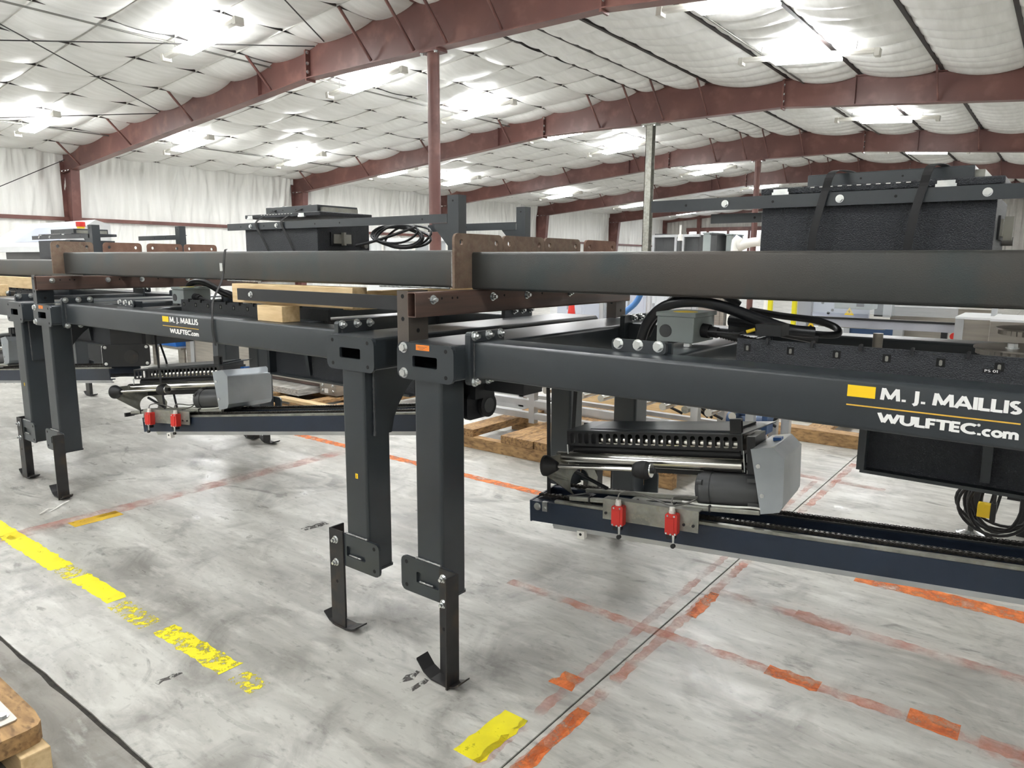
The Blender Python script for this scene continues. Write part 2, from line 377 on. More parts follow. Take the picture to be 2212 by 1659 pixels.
for s, e in ((XL, XM), (XM, XR)):
    rk.add([(s, YF-.28, roof(s)-.32), (e, YF-.28, roof(e)-.32), (e, YF-.28, roof(e)-.08), (s, YF-.28, roof(s)-.08),
            (s, YF-.1, roof(s)-.32), (e, YF-.1, roof(e)-.32), (e, YF-.1, roof(e)-.08), (s, YF-.1, roof(s)-.08)],
           [(0, 1, 2, 3), (0, 4, 5, 1), (7, 6, 5, 4)])
obj('end_rafter', rk, primer, we)
win = struct('window_1', MB().box(OX0-.1, OX1+.1, YF-.2, YF-.05, OZ1-.05, OZ1+.2), primer, label='tall glazed opening in the end wall')
for x in (OX0, -19.6, -18.2, -16.8, OX1):
    obj('mullion', MB().box(x-.07, x+.07, YF-.16, YF-.02, 0, OZ1), primer, win)
for z in (0.95, 2.0, 2.95):
    obj('transom', MB().box(OX0, OX1, YF-.14, YF-.06, z-.05, z+.05), primer, win)
for k, (a, b) in enumerate(zip((OX0, -19.6, -18.2, -16.8), (-19.6, -18.2, -16.8, OX1))):
    for c, d in ((0, .9), (1, 1.95), (2.05, 2.9), (3, OZ1-.05)):
        obj('pane', MB().box(a+.07, b-.07, YF-.1, YF-.09, c, d), clear, win)
# ---- rafters
def rafter(y, k):
    t = thing('roof_rafter', 'oxide red tapered steel rafter, %s one from the viewer' % ordn(k), 'rafter', (XM, y, 0), group='red steel roof rafters')
    tp = lambda x: roof(x)-0.10
    def bt(x):
        d = abs(x-XM); return 4.95 if d < 3.15 else 4.95-(d-3.15)*(0.92/10.55)
    knots = [XL+.12, -22.2, -11.65, XM, -5.35, 5.2, XR-.12]
    web = MB(); tf = MB(); bf = MB()
    for a, b in zip(knots, knots[1:]):
        web.add([(a, y-.006, bt(a)), (b, y-.006, bt(b)), (b, y-.006, tp(b)), (a, y-.006, tp(a)), (a, y+.006, bt(a)), (b, y+.006, bt(b)), (b, y+.006, tp(b)), (a, y+.006, tp(a))],
                [(0, 1, 2, 3), (7, 6, 5, 4)])
        for mb, fz, h in ((tf, tp, .018), (bf, bt, -.018)):
            mb.add([(a, y-.11, fz(a)), (b, y-.11, fz(b)), (b, y+.11, fz(b)), (a, y+.11, fz(a)), (a, y-.11, fz(a)+h), (b, y-.11, fz(b)+h), (b, y+.11, fz(b)+h), (a, y+.11, fz(a)+h)],
                   [(0, 1, 2, 3), (7, 6, 5, 4), (0, 4, 5, 1), (2, 6, 7, 3), (0, 3, 7, 4), (1, 5, 6, 2)])
    obj('web', web, primer, t, True); obj('top_flange', tf, primer, t, True); obj('bottom_flange', bf, primer, t, True)
    for x in (-11.65, -5.35):
        sp = obj('splice_plate', MB().box(x-.018, x+.018, y-.105, y+.105, bt(x)-.06, tp(x)+.03), primer, t, True)
        for s in (-1, 1):
            for z in (bt(x)+.1, bt(x)+.25, tp(x)-.1): bolt(sp, (x+.018-XM, s*.07, z), (1, 0, 0), 0.022, 0.018)
    for x in (-3.9, -13.2):
        obj('stiffener', MB().box(x-.006, x+.006, y-.09, y-.006, bt(x), tp(x)), primer, t, True)
    # flange braces: bottom flange out to the purlins on both sides
    for x in (-21.6, -18.65, -15.75, -12.8, -9.9, -8.87, -8.15, -7.05, -2.4):
        for s in (-1, 1):
            L = tp(x)-bt(x)
            p0 = Vector((x, y+s*.06, bt(x)+.03)); p1 = Vector((x, y+s*(L*1.02+.03), roof(x)-.07))
            obj('flange_brace', MB().tube([p0, p1], 0.026, n=4), primer, t, True)
    return t
for k, y in enumerate(RAF): rafter(y, k)
# ---- columns along the left wall and under the ridge
for k, y in enumerate(RAF):
    t = thing('wall_column', 'tapered red steel column against the left wall under the %s rafter' % ordn(k), 'column', (XL+.4, y, 0), group='tapered red wall columns')
    x0 = XL+.14
    obj('web', MB().prism([(x0, 0), (x0+.28, 0), (x0+.66, 4.06), (x0, 4.3)], 'y', y-.008, y+.008), primer, t, True)
    fl_ = MB(); fl_.prism([(x0+.28, 0), (x0+.30, 0), (x0+.68, 4.06), (x0+.66, 4.06)], 'y', y-.115, y+.115)
    obj('inner_flange', fl_, primer, t, True)
    obj('outer_flange', MB().box(x0-.01, x0+.01, y-.115, y+.115, 0, 4.3), primer, t, True)
    kp = obj('knee_plate', MB().box(x0-.02, x0+.70, y-.115, y+.115, 4.035, 4.06), primer, t, True)
    for dx in (.08, .3, .5): bolt(kp, (x0+dx-XL-.4, -.09, 4.035), (0, 0, -1), .022, .02)
for k, y in enumerate(RAF):
    nm = ['round red pipe column under the nearest rafter ridge', 'bare silver steel column under the second rafter ridge', 'round red pipe column under the third rafter ridge',
          'round red pipe column under the fourth rafter ridge', 'round red pipe column under the fifth rafter ridge'][k]
    t = thing('ridge_column', nm, 'column', (XM, y, 0), group='columns under the ridge')
    if k == 1:
        gm = galv; s = MB()
        s.box(XM-.085, XM+.085, y-.09, y-.075, 0, 4.9).box(XM-.085, XM+.085, y+.075, y+.09, 0, 4.9).box(XM-.006, XM+.006, y-.075, y+.075, 0, 4.9)
        s.box(XM-.085, XM-.07, y-.09, y+.09, 0, 4.9)
        obj('shaft', s, gm, t, True)
    else:
        gm = primer; obj('shaft', MB().cyl((XM, y, 0), (XM, y, 4.9), 0.098, n=20), primer, t, True)
    cp = obj('cap_plate', MB().box(XM-.19, XM+.19, y-.13, y+.13, 4.89, 4.93), gm, t, True)
    for sx in (-.15, .15): bolt(cp, (sx, -.10, 4.89), (0, 0, -1), .025, .025)
    obj('base_plate', MB().box(XM-.18, XM+.18, y-.18, y+.18, 0, .025), gm, t, True)
# ---- ceiling bracing rods in the nearest bay
rod_m = mat('dark_steel_rod', (46, 44, 44), None, rough=0.5)
def rod(p0, p1, label, r=0.011, sag=0.0):
    pts = [Vector(p0).lerp(Vector(p1), i/12)+Vector((0, 0, -sag*4*(i/12)*(1-i/12))) for i in range(13)]
    top('bracing_rod', MB().tube(pts, r, n=6), rod_m, label, 'bracing rod', 'roof bracing rods of the nearest bay')
def ext(a, b, y):
    t = (y-a[1])/(b[1]-a[1]); return tuple(a[i]+(b[i]-a[i])*t for i in range(3))
A_, B_ = (-16.87, 8.75, 4.93), (-13.53, 4.6, 5.17); rod(A_, ext(A_, B_, 1.6), 'thin diagonal roof bracing rod running down to the nearest rafter')
A_, B_ = (-11.29, 8.80, 5.42), (-14.34, 4.85, 5.13); rod(A_, ext(A_, B_, 3.2), 'nearly level dark bracing rod passing behind the nearest left light')
A_, B_ = (-16.98, 8.75, 4.90), (-19.1, 6.3, 4.66); rod(A_, ext(A_, B_, 5.2), 'low bracing rod left of the nearest rafter')
A_, B_ = (-11.03, 8.80, 5.46), (-9.64, 7.0, 5.39); rod(A_, ext(A_, B_, 4.0), 'short dark bracing rod rising from the splice of the nearest rafter')
rod((-22.2, 8.75, 4.28), (-22.2, 3.2, 1.35), 'diagonal wall bracing rod left of the nearest wall column')
# ---- strip light fixtures
lens = emit('lamp_lens', (0.975, 0.988, 1.0), LAMP)
fix_m = mat('white_fixture_housing', (206, 204, 196), None, rough=0.45)
conduit_m = mat('grey_conduit', (120, 118, 114), None, rough=0.4, metal=0.5)
def fixture_mesh():
    hs = MB(); hs.prism([(-.055, .05), (.055, .05), (.07, .09), (.03, .13), (-.03, .13), (-.07, .09)], 'x', -1.15, 1.15)
    hs.box(-1.18, -1.10, -.08, .08, .0, .12).box(1.10, 1.18, -.08, .08, .0, .12)
    ls = MB(); ls.prism(rr(-.17, .17, .0, .05, .02, 3), 'x', -.56, .56)
    hg = MB()
    for x in (-.8, .8): hg.tube([(x, 0, .12), (x, 0, .30)], .006, n=6)
    out = [('housing', hs.mesh('housing'), fix_m), ('lens', ls.mesh('lens'), lens), ('hanger', hg.mesh('hanger'), conduit_m)]
    for _, me, m in out: me.materials.append(m)
    return out
FX = fixture_mesh()
YLL = [-7.2, -3.7, -.2, 3.4, 6.97, 10.55, 14.1, 17.9, 21.2, 28.3, 35.2, 42.0]
rows = {-19.0: ('nearest the left wall', YLL), -11.95: ('just left of the ridge', YLL), -4.05: ('right of the ridge', [-7.2, -3.4, .1, 3.5, 6.9, 10.28, 13.57, 20.32, 26.65, 33.2, 40.5]), 3.2: ('along the right wall', [-7.2, -.2, 6.97, 14.1, 21.2, 28.3, 35.2])}
for x, (nm, yl) in rows.items():
    vis = hid = 0
    for y in yl:
        seen = x < 0 and y > (9.0 if x > -5 else 6.0)
        lab = ('fluorescent strip light, %s from the viewer in the row %s' % (ordn(vis), nm)) if seen else 'fluorescent strip light out of view, %s in the row %s' % (ordn(hid), nm)
        vis += seen; hid += not seen
        slope = math.atan(0.0855)*(-1 if x < XM else 1)
        t = thing('strip_light', lab, 'ceiling light', (x, y, roof(x)-.42), (0, slope, 0), group='fluorescent strip lights under the roof')
        for n_, me, m in FX: obj(n_, me, m, t)
    # conduit feeding the row
    for dx in (-0.9,):
        xx = x+dx
        top('conduit_run', MB().tube([(xx, YN+1, roof(xx)-.17), (xx, YF-1, roof(xx)-.17)], .018, n=6), conduit_m,
            'thin conduit feeding the light row %s' % nm, 'conduit', 'light conduits')
# ================================================================== THE WRAPPER FRAMES
def arc(cx, cy, rx, ry, a0, a1, n=14): return [(cx+rx*math.cos(math.radians(a0+(a1-a0)*i/n)), cy+ry*math.sin(math.radians(a0+(a1-a0)*i/n))) for i in range(n+1)]
GLYPH = {   # bold humanist capitals as thick strokes: (advance, [polylines])
 'M': (1.08, [[(.10, 0), (.17, 1)], [(.17, .98), (.54, .12)], [(.54, .12), (.91, .98)], [(.91, 1), (.98, 0)]]), 'I': (.25, [[(.125, 0), (.125, 1)]]),
 'L': (.60, [[(.12, 1), (.12, .0)], [(.12, .09), (.58, .09)]]), 'A': (.92, [[(.09, 0), (.46, .97)], [(.46, .97), (.83, 0)], [(.22, .28), (.70, .28)]]),
 'J': (.34, [[(.20, 1), (.20, .08), (.16, -.08), (.02, -.16)]]), '.': (.36, [[(.20, .0), (.20, .19)]]), ' ': (.32, []),
 'S': (.62, [arc(.32, .73, .19, .18, 45, 270, 12)+arc(.30, .27, .20, .19, 90, -140, 12)]),
 'W': (1.30, [[(.08, 1), (.36, .05)], [(.36, .05), (.65, .92)], [(.65, .92), (.94, .05)], [(.94, .05), (1.22, 1)]]),
 'U': (.86, [[(.12, 1), (.12, .42)]+arc(.43, .42, .31, .33, 180, 360, 12)+[(.74, 1)]]), 'F': (.56, [[(.12, 0), (.12, 1)], [(.12, .91), (.54, .91)], [(.12, .50), (.50, .50)]]),
 'T': (.74, [[(.0, .91), (.74, .91)], [(.37, .95), (.37, 0)]]), 'E': (.60, [[(.12, 0), (.12, 1)], [(.12, .91), (.56, .91)], [(.12, .50), (.52, .50)], [(.12, .09), (.56, .09)]]),
 'C': (.86, [arc(.52, .5, .41, .42, 52, 308, 20)]), 'c': (.56, [arc(.34, .31, .24, .23, 55, 305, 16)]), 'o': (.66, [arc(.33, .31, .24, .23, 0, 360, 20)]),
 'm': (1.0, [[(.11, 0), (.11, .62)], [(.11, .40)]+arc(.28, .38, .17, .16, 140, 0, 8)+[(.45, 0)], [(.45, .38)]+arc(.64, .38, .17, .16, 140, 0, 8)+[(.82, 0)]]),
 '2': (.6, [arc(.28, .74, .18, .18, 150, -40, 10)+[(.10, .08), (.52, .08)]]), 'P': (.6, [[(.12, 0), (.12, 1)], [(.12, .91)]+arc(.30, .69, .2, .22, 90, -90, 8)+[(.12, .47)]]),
 '0': (.7, [arc(.35, .5, .24, .42, 0, 360, 20)]), '1': (.4, [[(.05, .8), (.2, .95), (.2, 0)]])}
_lay = [0]
def stroke(mb, pts, w, f):
    n = len(pts)
    for i, ((x0, y0), (x1, y1)) in enumerate(zip(pts, pts[1:])):
        d = math.hypot(x1-x0, y1-y0) or 1; nx, ny = -(y1-y0)/d*w/2, (x1-x0)/d*w/2; e = w*.18 if n > 2 else 0
        ax, ay = (x1-x0)/d*(e if i > 0 else 0), (y1-y0)/d*(e if i > 0 else 0); bx, by = (x1-x0)/d*(e if i < n-2 else 0), (y1-y0)/d*(e if i < n-2 else 0)
        q = [(x0-ax+nx, y0-ay+ny), (x0-ax-nx, y0-ay-ny), (x1+bx-nx, y1+by-ny), (x1+bx+nx, y1+by+ny)]
        _lay[0] = (_lay[0]+1) % 40
        mb.add([(p_[0], p_[1]-_lay[0]*2.5e-5, p_[2]) for p_ in (f(*c) for c in q)], [(0, 1, 2, 3)])
def fit_text(s, x0, x1, z0, z1, y, m, parent, bold=.20):
    """flat vinyl lettering facing -Y: capitals stand from z0 to z1, the line runs from x0 to x1"""
    tot = sum(GLYPH[c][0] for c in s); k = (x1-x0)/tot; h = z1-z0; mb = MB(); x = 0
    for c in s:
        for pl in GLYPH[c][1]: stroke(mb, pl, bold, lambda a, b, x=x: (x0+(x+a)*k, y, z0+b*h))
        x += GLYPH[c][0]
    return obj('lettering', mb, m, parent, True)
BY0, BY1, BZ0, BZ1 = 1.985, 2.14, 1.178, 1.312
def weld(p0, p1, r=0.004):
    n = 24; pts = [Vector(p0).lerp(Vector(p1), i/n) for i in range(n+1)]
    return MB().tube(pts, [r*(0.75+0.5*random.random()) for _ in pts], n=6)
weld_m = mat('dark_weld_bead', (74, 76, 78), (58, 60, 62), scale=60, rough=0.4, bump=0.3, bscale=300)
weld_bright = mat('bright_weld_bead', (168, 168, 166), (120, 120, 120), scale=80, rough=0.35, metal=0.6)
def wrapper_frame(x0, label, lead=0.0):
    xl, xr = x0, x0+3.11
    T = thing('wrapper_frame', label, 'machine frame', (x0+1.555, 2.75, 0), group='charcoal stretch wrapper frames')
    W_ = lambda p: (p[0]-T.location.x, p[1]-T.location.y, p[2])
    for e, s in ((xl, 1), (xr, -1)):
        obj('end_tube', MB().prism(rr(e-.145, e+.145, 1.17, 1.30, .014, 3), 'y', 1.914, 3.60, True, hole=rr(e-.137, e+.137, 1.178, 1.292, .008, 3)), paint, T, True)
        for near in (True, False):
            ya, yb = (1.914, 2.05) if near else (3.452, 3.587)
            obj('leg', MB().prism(rr(e-.0695, e+.0695, ya, yb, .012, 3), 'z', .30, 1.172), paint, T, True)
            obj('leg_cap', MB().prism(rr(e-.072, e+.072, ya-.001, yb+.003, .01, 3), 'z', .292, .302), paint, T, True)
            py0, py1, d = (1.902, 1.914, -1) if near else (3.60, 3.612, 1)
            pl = obj('end_plate', MB().prism(rr(e-.145, e+.145, 1.16, 1.30, .028, 3), 'y', py0, py1, False, hole=rr(e-.0635, e+.0635, 1.21, 1.252, .006, 3)), paint, T, True)
            yb_ = py0 if near else py1
            for sx in (-.107, .107):
                for z in (1.183, 1.279):
                    if near and s == 1 and sx < 0: bolt(pl, W_((e+sx, yb_, z)), (0, d, 0), .0135, .011)
                    elif near: obj('bolt_hole_shade', MB().cyl((e+sx, yb_-.0006, z), (e+sx, yb_+.004, z), .0078, n=12), hole_shade_print, pl, True)  # no cut-out: a dark disc paints the shade of an open hole
            bp = obj('foot_plate', MB().prism(rr(e-.145, e+.145, .298, .443, .024, 3), 'y', py0, py1, False, hole=rr(e-.06, e+.06, .347, .392, .005, 3)), paint, T, True)
            if near:
                obj('weld_bead', weld((e-.066, 1.909, .446), (e+.066, 1.909, .446), .005), weld_bright, bp, True)
                obj('weld_bead', weld((e-.045, 1.905, .352), (e+.03, 1.905, .352), .004), weld_bright, bp, True)
                for z in (.323, .420):
                    obj('bolt_hole_shade', MB().cyl((e-s*.115, 1.9014, z), (e-s*.115, 1.906, z), .0085, n=12), hole_shade_print, bp, True)
            # angle-iron foot and bent shoe
            fy = py0 if near else py1
            if near and s == 1:   ang = MB().box(e+.07, e+.163, 1.895, 1.902, .0, .444).box(e+.156, e+.163, 1.832, 1.895, 0, .444); fx = e+.115; sy = (1.842, 1.905)
            elif near:            ang = MB().box(e-.166, e-.076, 1.895, 1.902, .0, .452).box(e-.166, e-.159, 1.902, 1.972, 0, .452); fx = e-.122; sy = (1.89, 1.955)
            elif s == 1:          ang = MB().box(e-.163, e-.07, fy, fy+.007, .0, .444).box(e-.163, e-.156, fy+.007, fy+.07, 0, .444); fx = e-.115; sy = (fy-.01, fy+.06)
            else:                 ang = MB().box(e+.07, e+.163, fy, fy+.007, .0, .444).box(e+.156, e+.163, fy+.007, fy+.07, 0, .444); fx = e+.115; sy = (fy-.01, fy+.06)
            a = obj('foot_angle', ang, foot_steel, T, True)
            shp = [(-.122, .062), (-.085, .022), (-.045, .004), (.04, .002), (.075, .014), (.098, .032)] if s*(1 if near else -1) == 1 else [(-.095, .042), (-.06, .014), (-.02, .002), (.05, .002), (.09, .012), (.118, .026)]
            up = [(fx+x, z) for x, z in shp]; dn = [(fx+x, z+.007) for x, z in shp]
            obj('shoe', MB().prism(up+dn[::-1], 'y', sy[0], sy[1]), foot_steel, a, True)
            if near:
                bx = e+.092 if s == 1 else e-.122
                for z in (.305, .408): bolt(a, W_((bx, 1.895, z)), (0, -1, 0), .0115, .010, True)
                obj('bolt_hole_shade', MB().cyl((bx, 1.8944, .20 if s == 1 else .215), (bx, 1.898, .20 if s == 1 else .215), .0075, n=10), hole_shade_print, a, True)
            # curved gusset between leg and end tube, on the outer face
            q = -s
            gp = [(.045, 1.168), (.045, .886), (.1355, .888), (.152, .951), (.18, 1.003), (.216, 1.048), (.256, 1.089), (.31, 1.13), (.38, 1.168)]
            gy = [((1.914+a) if near else (3.587-a), z) for a, z in gp]
            gx = e+q*.0695
            gu = obj('gusset', MB().prism(gy, 'x', min(gx, gx+q*.009), max(gx, gx+q*.009)), paint, T, True)
            if near: obj('weld_bead', weld((gx+q*.006, 1.958, 1.20), (gx+q*.006, 1.958, .888), .005), weld_m, gu, True)
        # bolted flanges to the long beams
        for fy0, fy1, ys_ in ((1.965, 2.162, (1.987, 2.066, 2.138)), (3.11, 3.36, (3.19, 3.265, 3.34))):
            for k in range(2):
                a, b = e+s*(.145+.013*k), e+s*(.158+.013*k)
                fl2 = obj('flange', MB().prism(rr(fy0, fy1, 1.152, 1.348, .012, 2), 'x', min(a, b)+.0003, max(a, b)-.0003), paint, T, True)
            xo = e+s*.171
            for y in ys_:
                for z in (1.334, 1.166): bolt(fl2, W_((xo if s == 1 else e-.145, y, z)), (1, 0, 0), .0125, .011, True)
            if fy0 < 2:
                for xx, rad in ((e+s*.143, .004), (e+s*.173, .004)):
                    obj('weld_bead', weld((xx, fy0+.018, 1.31), (xx, fy0+.018, 1.18), rad), weld_m, fl2, True)
    beams = []
    for y0, y1 in ((BY0, BY1), (3.15, 3.31)):
        beams.append(obj('long_beam', MB().prism(rr(y0, y1, BZ0, BZ1, .012, 4), 'x', xl+.172, xr-.172, True), paint, T, True))
    # cross beams with bolted ears
    for rx in (.775, 2.335):
        cb = obj('cross_beam', MB().prism(rr(x0+rx-.085, x0+rx+.085, BZ0, 1.30, .01, 3), 'y', 2.152, 3.138, True), paint, T, True)
        for y0 in (2.098, 3.19):
            er = obj('bolting_ear', MB().prism(rr(x0+rx-.098, x0+rx+.098, 1.312, 1.352, .012, 3), 'y', y0, y0+.014), paint, T, True)
            for dx in (-.072, 0, .072): bolt(er, W_((x0+rx+dx, y0, 1.337)), (0, -1, 0), .0125, .011)
        for y in (2.146, 3.144):
            obj('joint_plate', MB().box(x0+rx-.098, x0+rx+.098, y-.006, y+.006, 1.17, 1.345), paint, T, True)
    # hanging drive panel under the middle
    dp = obj('drive_panel', MB().box(x0+1.345, x0+2.62, 2.75, 2.765, .885, 1.21), paint_grain, T, True)
    obj('panel_edge', MB().box(x0+1.335, x0+1.36, 2.70, 2.75, .885, 1.21), paint, dp, True)
    for rx in (1.715, 2.25): obj('panel_rib', MB().prism([(2.75, 1.2), (2.75, .90), (2.735, .90), (2.70, 1.2)], 'x', x0+rx-.014, x0+rx+.014), paint, dp, True)
    for rx in (1.63, 1.86): obj('panel_tab', MB().box(x0+rx-.02, x0+rx+.02, 2.742, 2.75, 1.055, 1.068), galv, dp, True)
    obj('panel_lip', MB().box(x0+1.345, x0+2.62, 2.71, 2.765, .873, .885), paint, dp, True)
    # slotted wire tray along the middle, with tabs
    tr = obj('wire_tray', MB().box(x0+1.02, x0+2.45, 2.32, 2.335, 1.20, 1.358), paint_grain, T, True)
    obj('tray_shelf', MB().box(x0+1.02, x0+2.45, 2.335, 2.46, 1.25, 1.262), paint, tr, True)
    for k in range(9):
        cx_ = x0+1.055+.137*k
        obj('tray_slot_shade', MB().box(cx_-.011, cx_+.011, 2.3193, 2.321, 1.318, 1.342), hole_shade_print, tr, True)  # dark patch on the tray face paints the slot's shade
        obj('tray_tooth', MB().prism(rr(cx_-.004, cx_+.004, 1.321, 1.337, .003, 2), 'y', 2.3185, 2.3195), galv, tr, True)
        obj('tray_clip', MB().prism(rr(cx_+.060, cx_+.068, 1.345, 1.366, .003, 2), 'y', 2.313, 2.337), black, tr, True)
    # logo
    lb = beams[0]; yy = BY0-.0004
    rx = x0+1.44
    obj('logo_block', MB().box(rx, rx+.066, yy-.0006, yy+.0005, 1.264, 1.294), letter_yellow, lb, True)
    obj('logo_rule', MB().box(rx, rx+.372, yy-.0006, yy+.0005, 1.2405, 1.2438), letter_gold, lb, True)
    fit_text('M. J. MAILLIS', rx+.078, rx+.372, 1.264, 1.294, yy-.0004, letter_white, lb, .225)
    fit_text('WULFTEC', rx+.076, rx+.290, 1.2055, 1.2302, yy-.0004, letter_white, lb, .25)
    fit_text('.com', rx+.288, rx+.374, 1.2045, 1.2315, yy-.0004, letter_white, lb, .22)
    dot = MB()
    for z in (1.2285,): dot.cyl((rx+.2925, yy-.0006, z), (rx+.2925, yy+.0003, z), .0034, n=12)
    obj('lettering', dot, letter_white, lb, True)
    # small stickers
    tagp = MB().box(xl-.043, xl+.026, 1.9014, 1.9021, 1.274, 1.295)
    st = obj('orange_sticker', tagp, orange_tag, T, True)
    for k, (a, b) in enumerate(((-.034, .014), (-.034, .004), (-.026, -.004))):
        obj('sticker_print', MB().box(xl+a, xl+b, 1.9011, 1.9015, 1.2885-.0048*k-.0014, 1.2885-.0048*k), brown_tube, st, True)
    ns = obj('number_sticker', MB().box(xr-.001, xr+.014, 1.9132, 1.9142, .702, .723), letter_yellow, T, True)
    fit_text('2', xr+.003, xr+.010, .706, .719, 1.9128, hole_shade_print, ns, .16)
    return T
fR = wrapper_frame(-1.8685, 'large dark wrapper frame at right carrying the big white and yellow lettering')
fL = wrapper_frame(-5.400, 'middle dark wrapper frame with the smaller distant lettering')
fT = wrapper_frame(-8.995, 'dark wrapper frame cut off by the left picture edge')
# ---- angle uprights, brown tubes
def angle_up(e, near, label):
    y = 1.914 if near else 3.49
    mb = MB().box(e-.152, e-.092, y, y+.006, 1.235, 1.492).box(e-.098, e-.092, y+.006, y+.105, 1.302, 1.492)
    o = top('angle_bracket', mb, mill_brown if e > -3 else paint, label, 'bracket', 'angle uprights on the end plates')
    for p, d in (((e-.122, y-.0005, 1.47), 0), ((e-.122, y-.0005, 1.385), 0), ((e-.0916, y+.05, 1.34), 1)):
        q = Vector(p)-o.location
        obj('bolt_hole_shade', MB().cyl(q, q+Vector((0.0004, 0, 0) if d else (0, .0004, 0)), .0085, n=12), hole_shade_print, o)
    return o
for e, nm in ((-1.8685, 'right frame'), (-5.400, 'middle frame'), (-8.995, 'left frame')):
    angle_up(e, True, 'steel angle upright bolted to the near end of the %s' % nm)
    angle_up(e, False, 'steel angle upright at the far end of the %s' % nm)
    t = thing('support_tube', 'brown primed square tube lying across the left end of the %s' % nm, 'steel tube', (e-.067, 2.7, 1.395), group='brown support tubes')
    y0, y1 = 1.908, 3.56
    obj('tube', MB().prism(rr(e-.091, e-.047, 1.393, 1.487, .006, 2), 'y', y0, y1, False, hole=rr(e-.087, e-.051, 1.397, 1.483, .004, 2)), brown_tube, t, True)
    for k, yb in enumerate((2.00, 2.36, 2.60, 2.95)): bolt(t, (.020, yb-2.7, .062), (1, 0, 0), .012, .010, True)
    for yb in (2.05, 2.11, 2.14, 2.44, 2.72, 3.1): obj('bolt_hole_shade', MB().cyl((e-.0472, yb, 1.46), (e-.0465, yb, 1.46), .005, n=10), hole_shade_print, t, True)
def ray_out(poly, c, a):
    """distance from c to the polygon outline along angle a"""
    dx, dy = math.cos(a), math.sin(a); best = 9
    for (x1, y1), (x2, y2) in zip(poly, poly[1:]+poly[:1]):
        ex, ey = x2-x1, y2-y1; den = dx*ey-dy*ex
        if abs(den) < 1e-9: continue
        t = ((x1-c[0])*ey-(y1-c[1])*ex)/den; s = ((x1-c[0])*dy-(y1-c[1])*dx)/den
        if t > 1e-6 and -1e-6 <= s <= 1+1e-6: best = min(best, t)
    return best
def holed(poly, c, r, n=48):
    ang = sorted([2*math.pi*k/n for k in range(n)]+[math.atan2(p[1]-c[1], p[0]-c[0]) % (2*math.pi) for p in poly])
    out = [(c[0]+math.cos(a)*ray_out(poly, c, a), c[1]+math.sin(a)*ray_out(poly, c, a)) for a in ang]
    return out, [(c[0]+math.cos(a)*r, c[1]+math.sin(a)*r) for a in ang]
# ---- long steel beams stacked on top, each with a drilled end plate
def long_steel(xa, xb, y0, w, z0, hgt, yaw, label, plate, group, pm=rust, pl_off=(-.105, .20), caps=False):
    t = thing('steel_beam', label, 'steel beam', (xa, y0, z0), (0, 0, yaw), group=group)
    L = xb-xa
    obj('beam_tube', MB().prism(rr(0, w, 0, hgt, .012, 4), 'x', 0.0, L, True), mill, t)
    if plate:
        p0, p1 = pl_off; mid = (p0+p1)/2; eb_ = MB()
        for a, b, s in ((p0, mid, 1), (p1, mid, -1)):
            po = [(a, .006), (b, .006), (b, .222), (a+s*.024, .222), (a+s*.010, .218), (a+s*.003, .209), (a, .198)]
            if s < 0: po = po[::-1]
            o_, h_ = holed(po, (a+s*.042, .188), .0115, 32); eb_.prism(o_, 'x', -.012, 0, False, hole=h_)
        obj('end_plate', eb_, pm, t)
    if caps:
        obj('end_weld', MB().tube([(L, 0, .005), (L, 0, hgt-.005)], .004, n=6), weld_bright, t)
    return t
for k, yb in enumerate((2.245, 2.555, 2.862, 3.215)):
    long_steel(-1.93, 1.9, yb, .12, 1.489, .150, 0, ('dark steel beam at the front right of the upper stack, nearest one' if k == 0 else 'dark steel beam behind the front right one, %s rusted plate from the front' % ordn(k)),
               True, 'right stack of steel beams', rust if k < 3 else rust_red)
for k, yb in enumerate((2.09, 2.425, 2.735, 3.02)):
    t = long_steel(-5.46, -1.948, yb, .115, 1.497, .148, 0.0162 if k == 0 else 0.004, ('dark steel beam at the front left of the upper stack with a brown end plate' if k == 0 else 'dark steel beam behind the front left one, %s brown plate from the front' % ordn(k)),
               True, 'left stack of steel beams', rust if k == 0 else rust_red, (-.072, .198), caps=(k == 0))
    if k == 0:
        obj('weld_bead', weld((1.95, -.003, -.002), (2.25, -.003, -.002), .004), weld_bright, t)
        obj('weld_bead', weld((3.1, -.003, -.002), (3.5, -.003, -.002), .004), weld_bright, t)
for k, yb in enumerate((2.42, 2.72, 3.02)):
    long_steel(-9.05, -6.0, yb, .115, 1.452, .142, 0, 'dark steel beam at the left picture edge, %s from the front' % ordn(k), False, 'far left steel beams')
# ---- timber blocks between the middle frame and the stack
rad_ = math.radians
def timber(x0, x1, y0, y1, z0, z1, label, m=wood, rz=0.0):
    c = ((x0+x1)/2, (y0+y1)/2, z0)
    o = obj('timber_block', MB().box(x0-c[0], x1-c[0], y0-c[1], y1-c[1], 0, z1-z0), m); o.location = c; o.rotation_euler = (0, 0, rz)
    bevel(o, .003); return tag(o, label, 'timber', 'pine packing timbers')
timber(-3.385, -2.50, 2.082, 2.17, 1.3895, 1.484, 'long pine timber end poking out beneath the left steel beam', wood, rad_(2.5))
timber(-3.105, -2.905, 2.02, 2.12, 1.3125, 1.389, 'short square pine block with a knot on the middle beam')
timber(-2.87, -2.79, 2.35, 3.3, 1.36, 1.45, 'pale timber in the shade under the left steel beams', wood_y)
dark_bar = top('dark_cross_bar', MB().box(-3.30, -2.06, 2.040, 2.056, 1.405, 1.462), black, 'black flat steel bar bolted to the long pine timber', 'steel bar')
bolt(dark_bar, (-.50, -.008, .03), (0, -1, 0), .010, .008)
timber(-9.05, -6.35, 2.28, 2.36, 1.36, 1.45, 'pine timber beneath the far left steel beam')
timber(-6.75, -6.62, 2.0, 2.12, 1.3125, 1.40, 'pine block on the left frame at the picture edge')
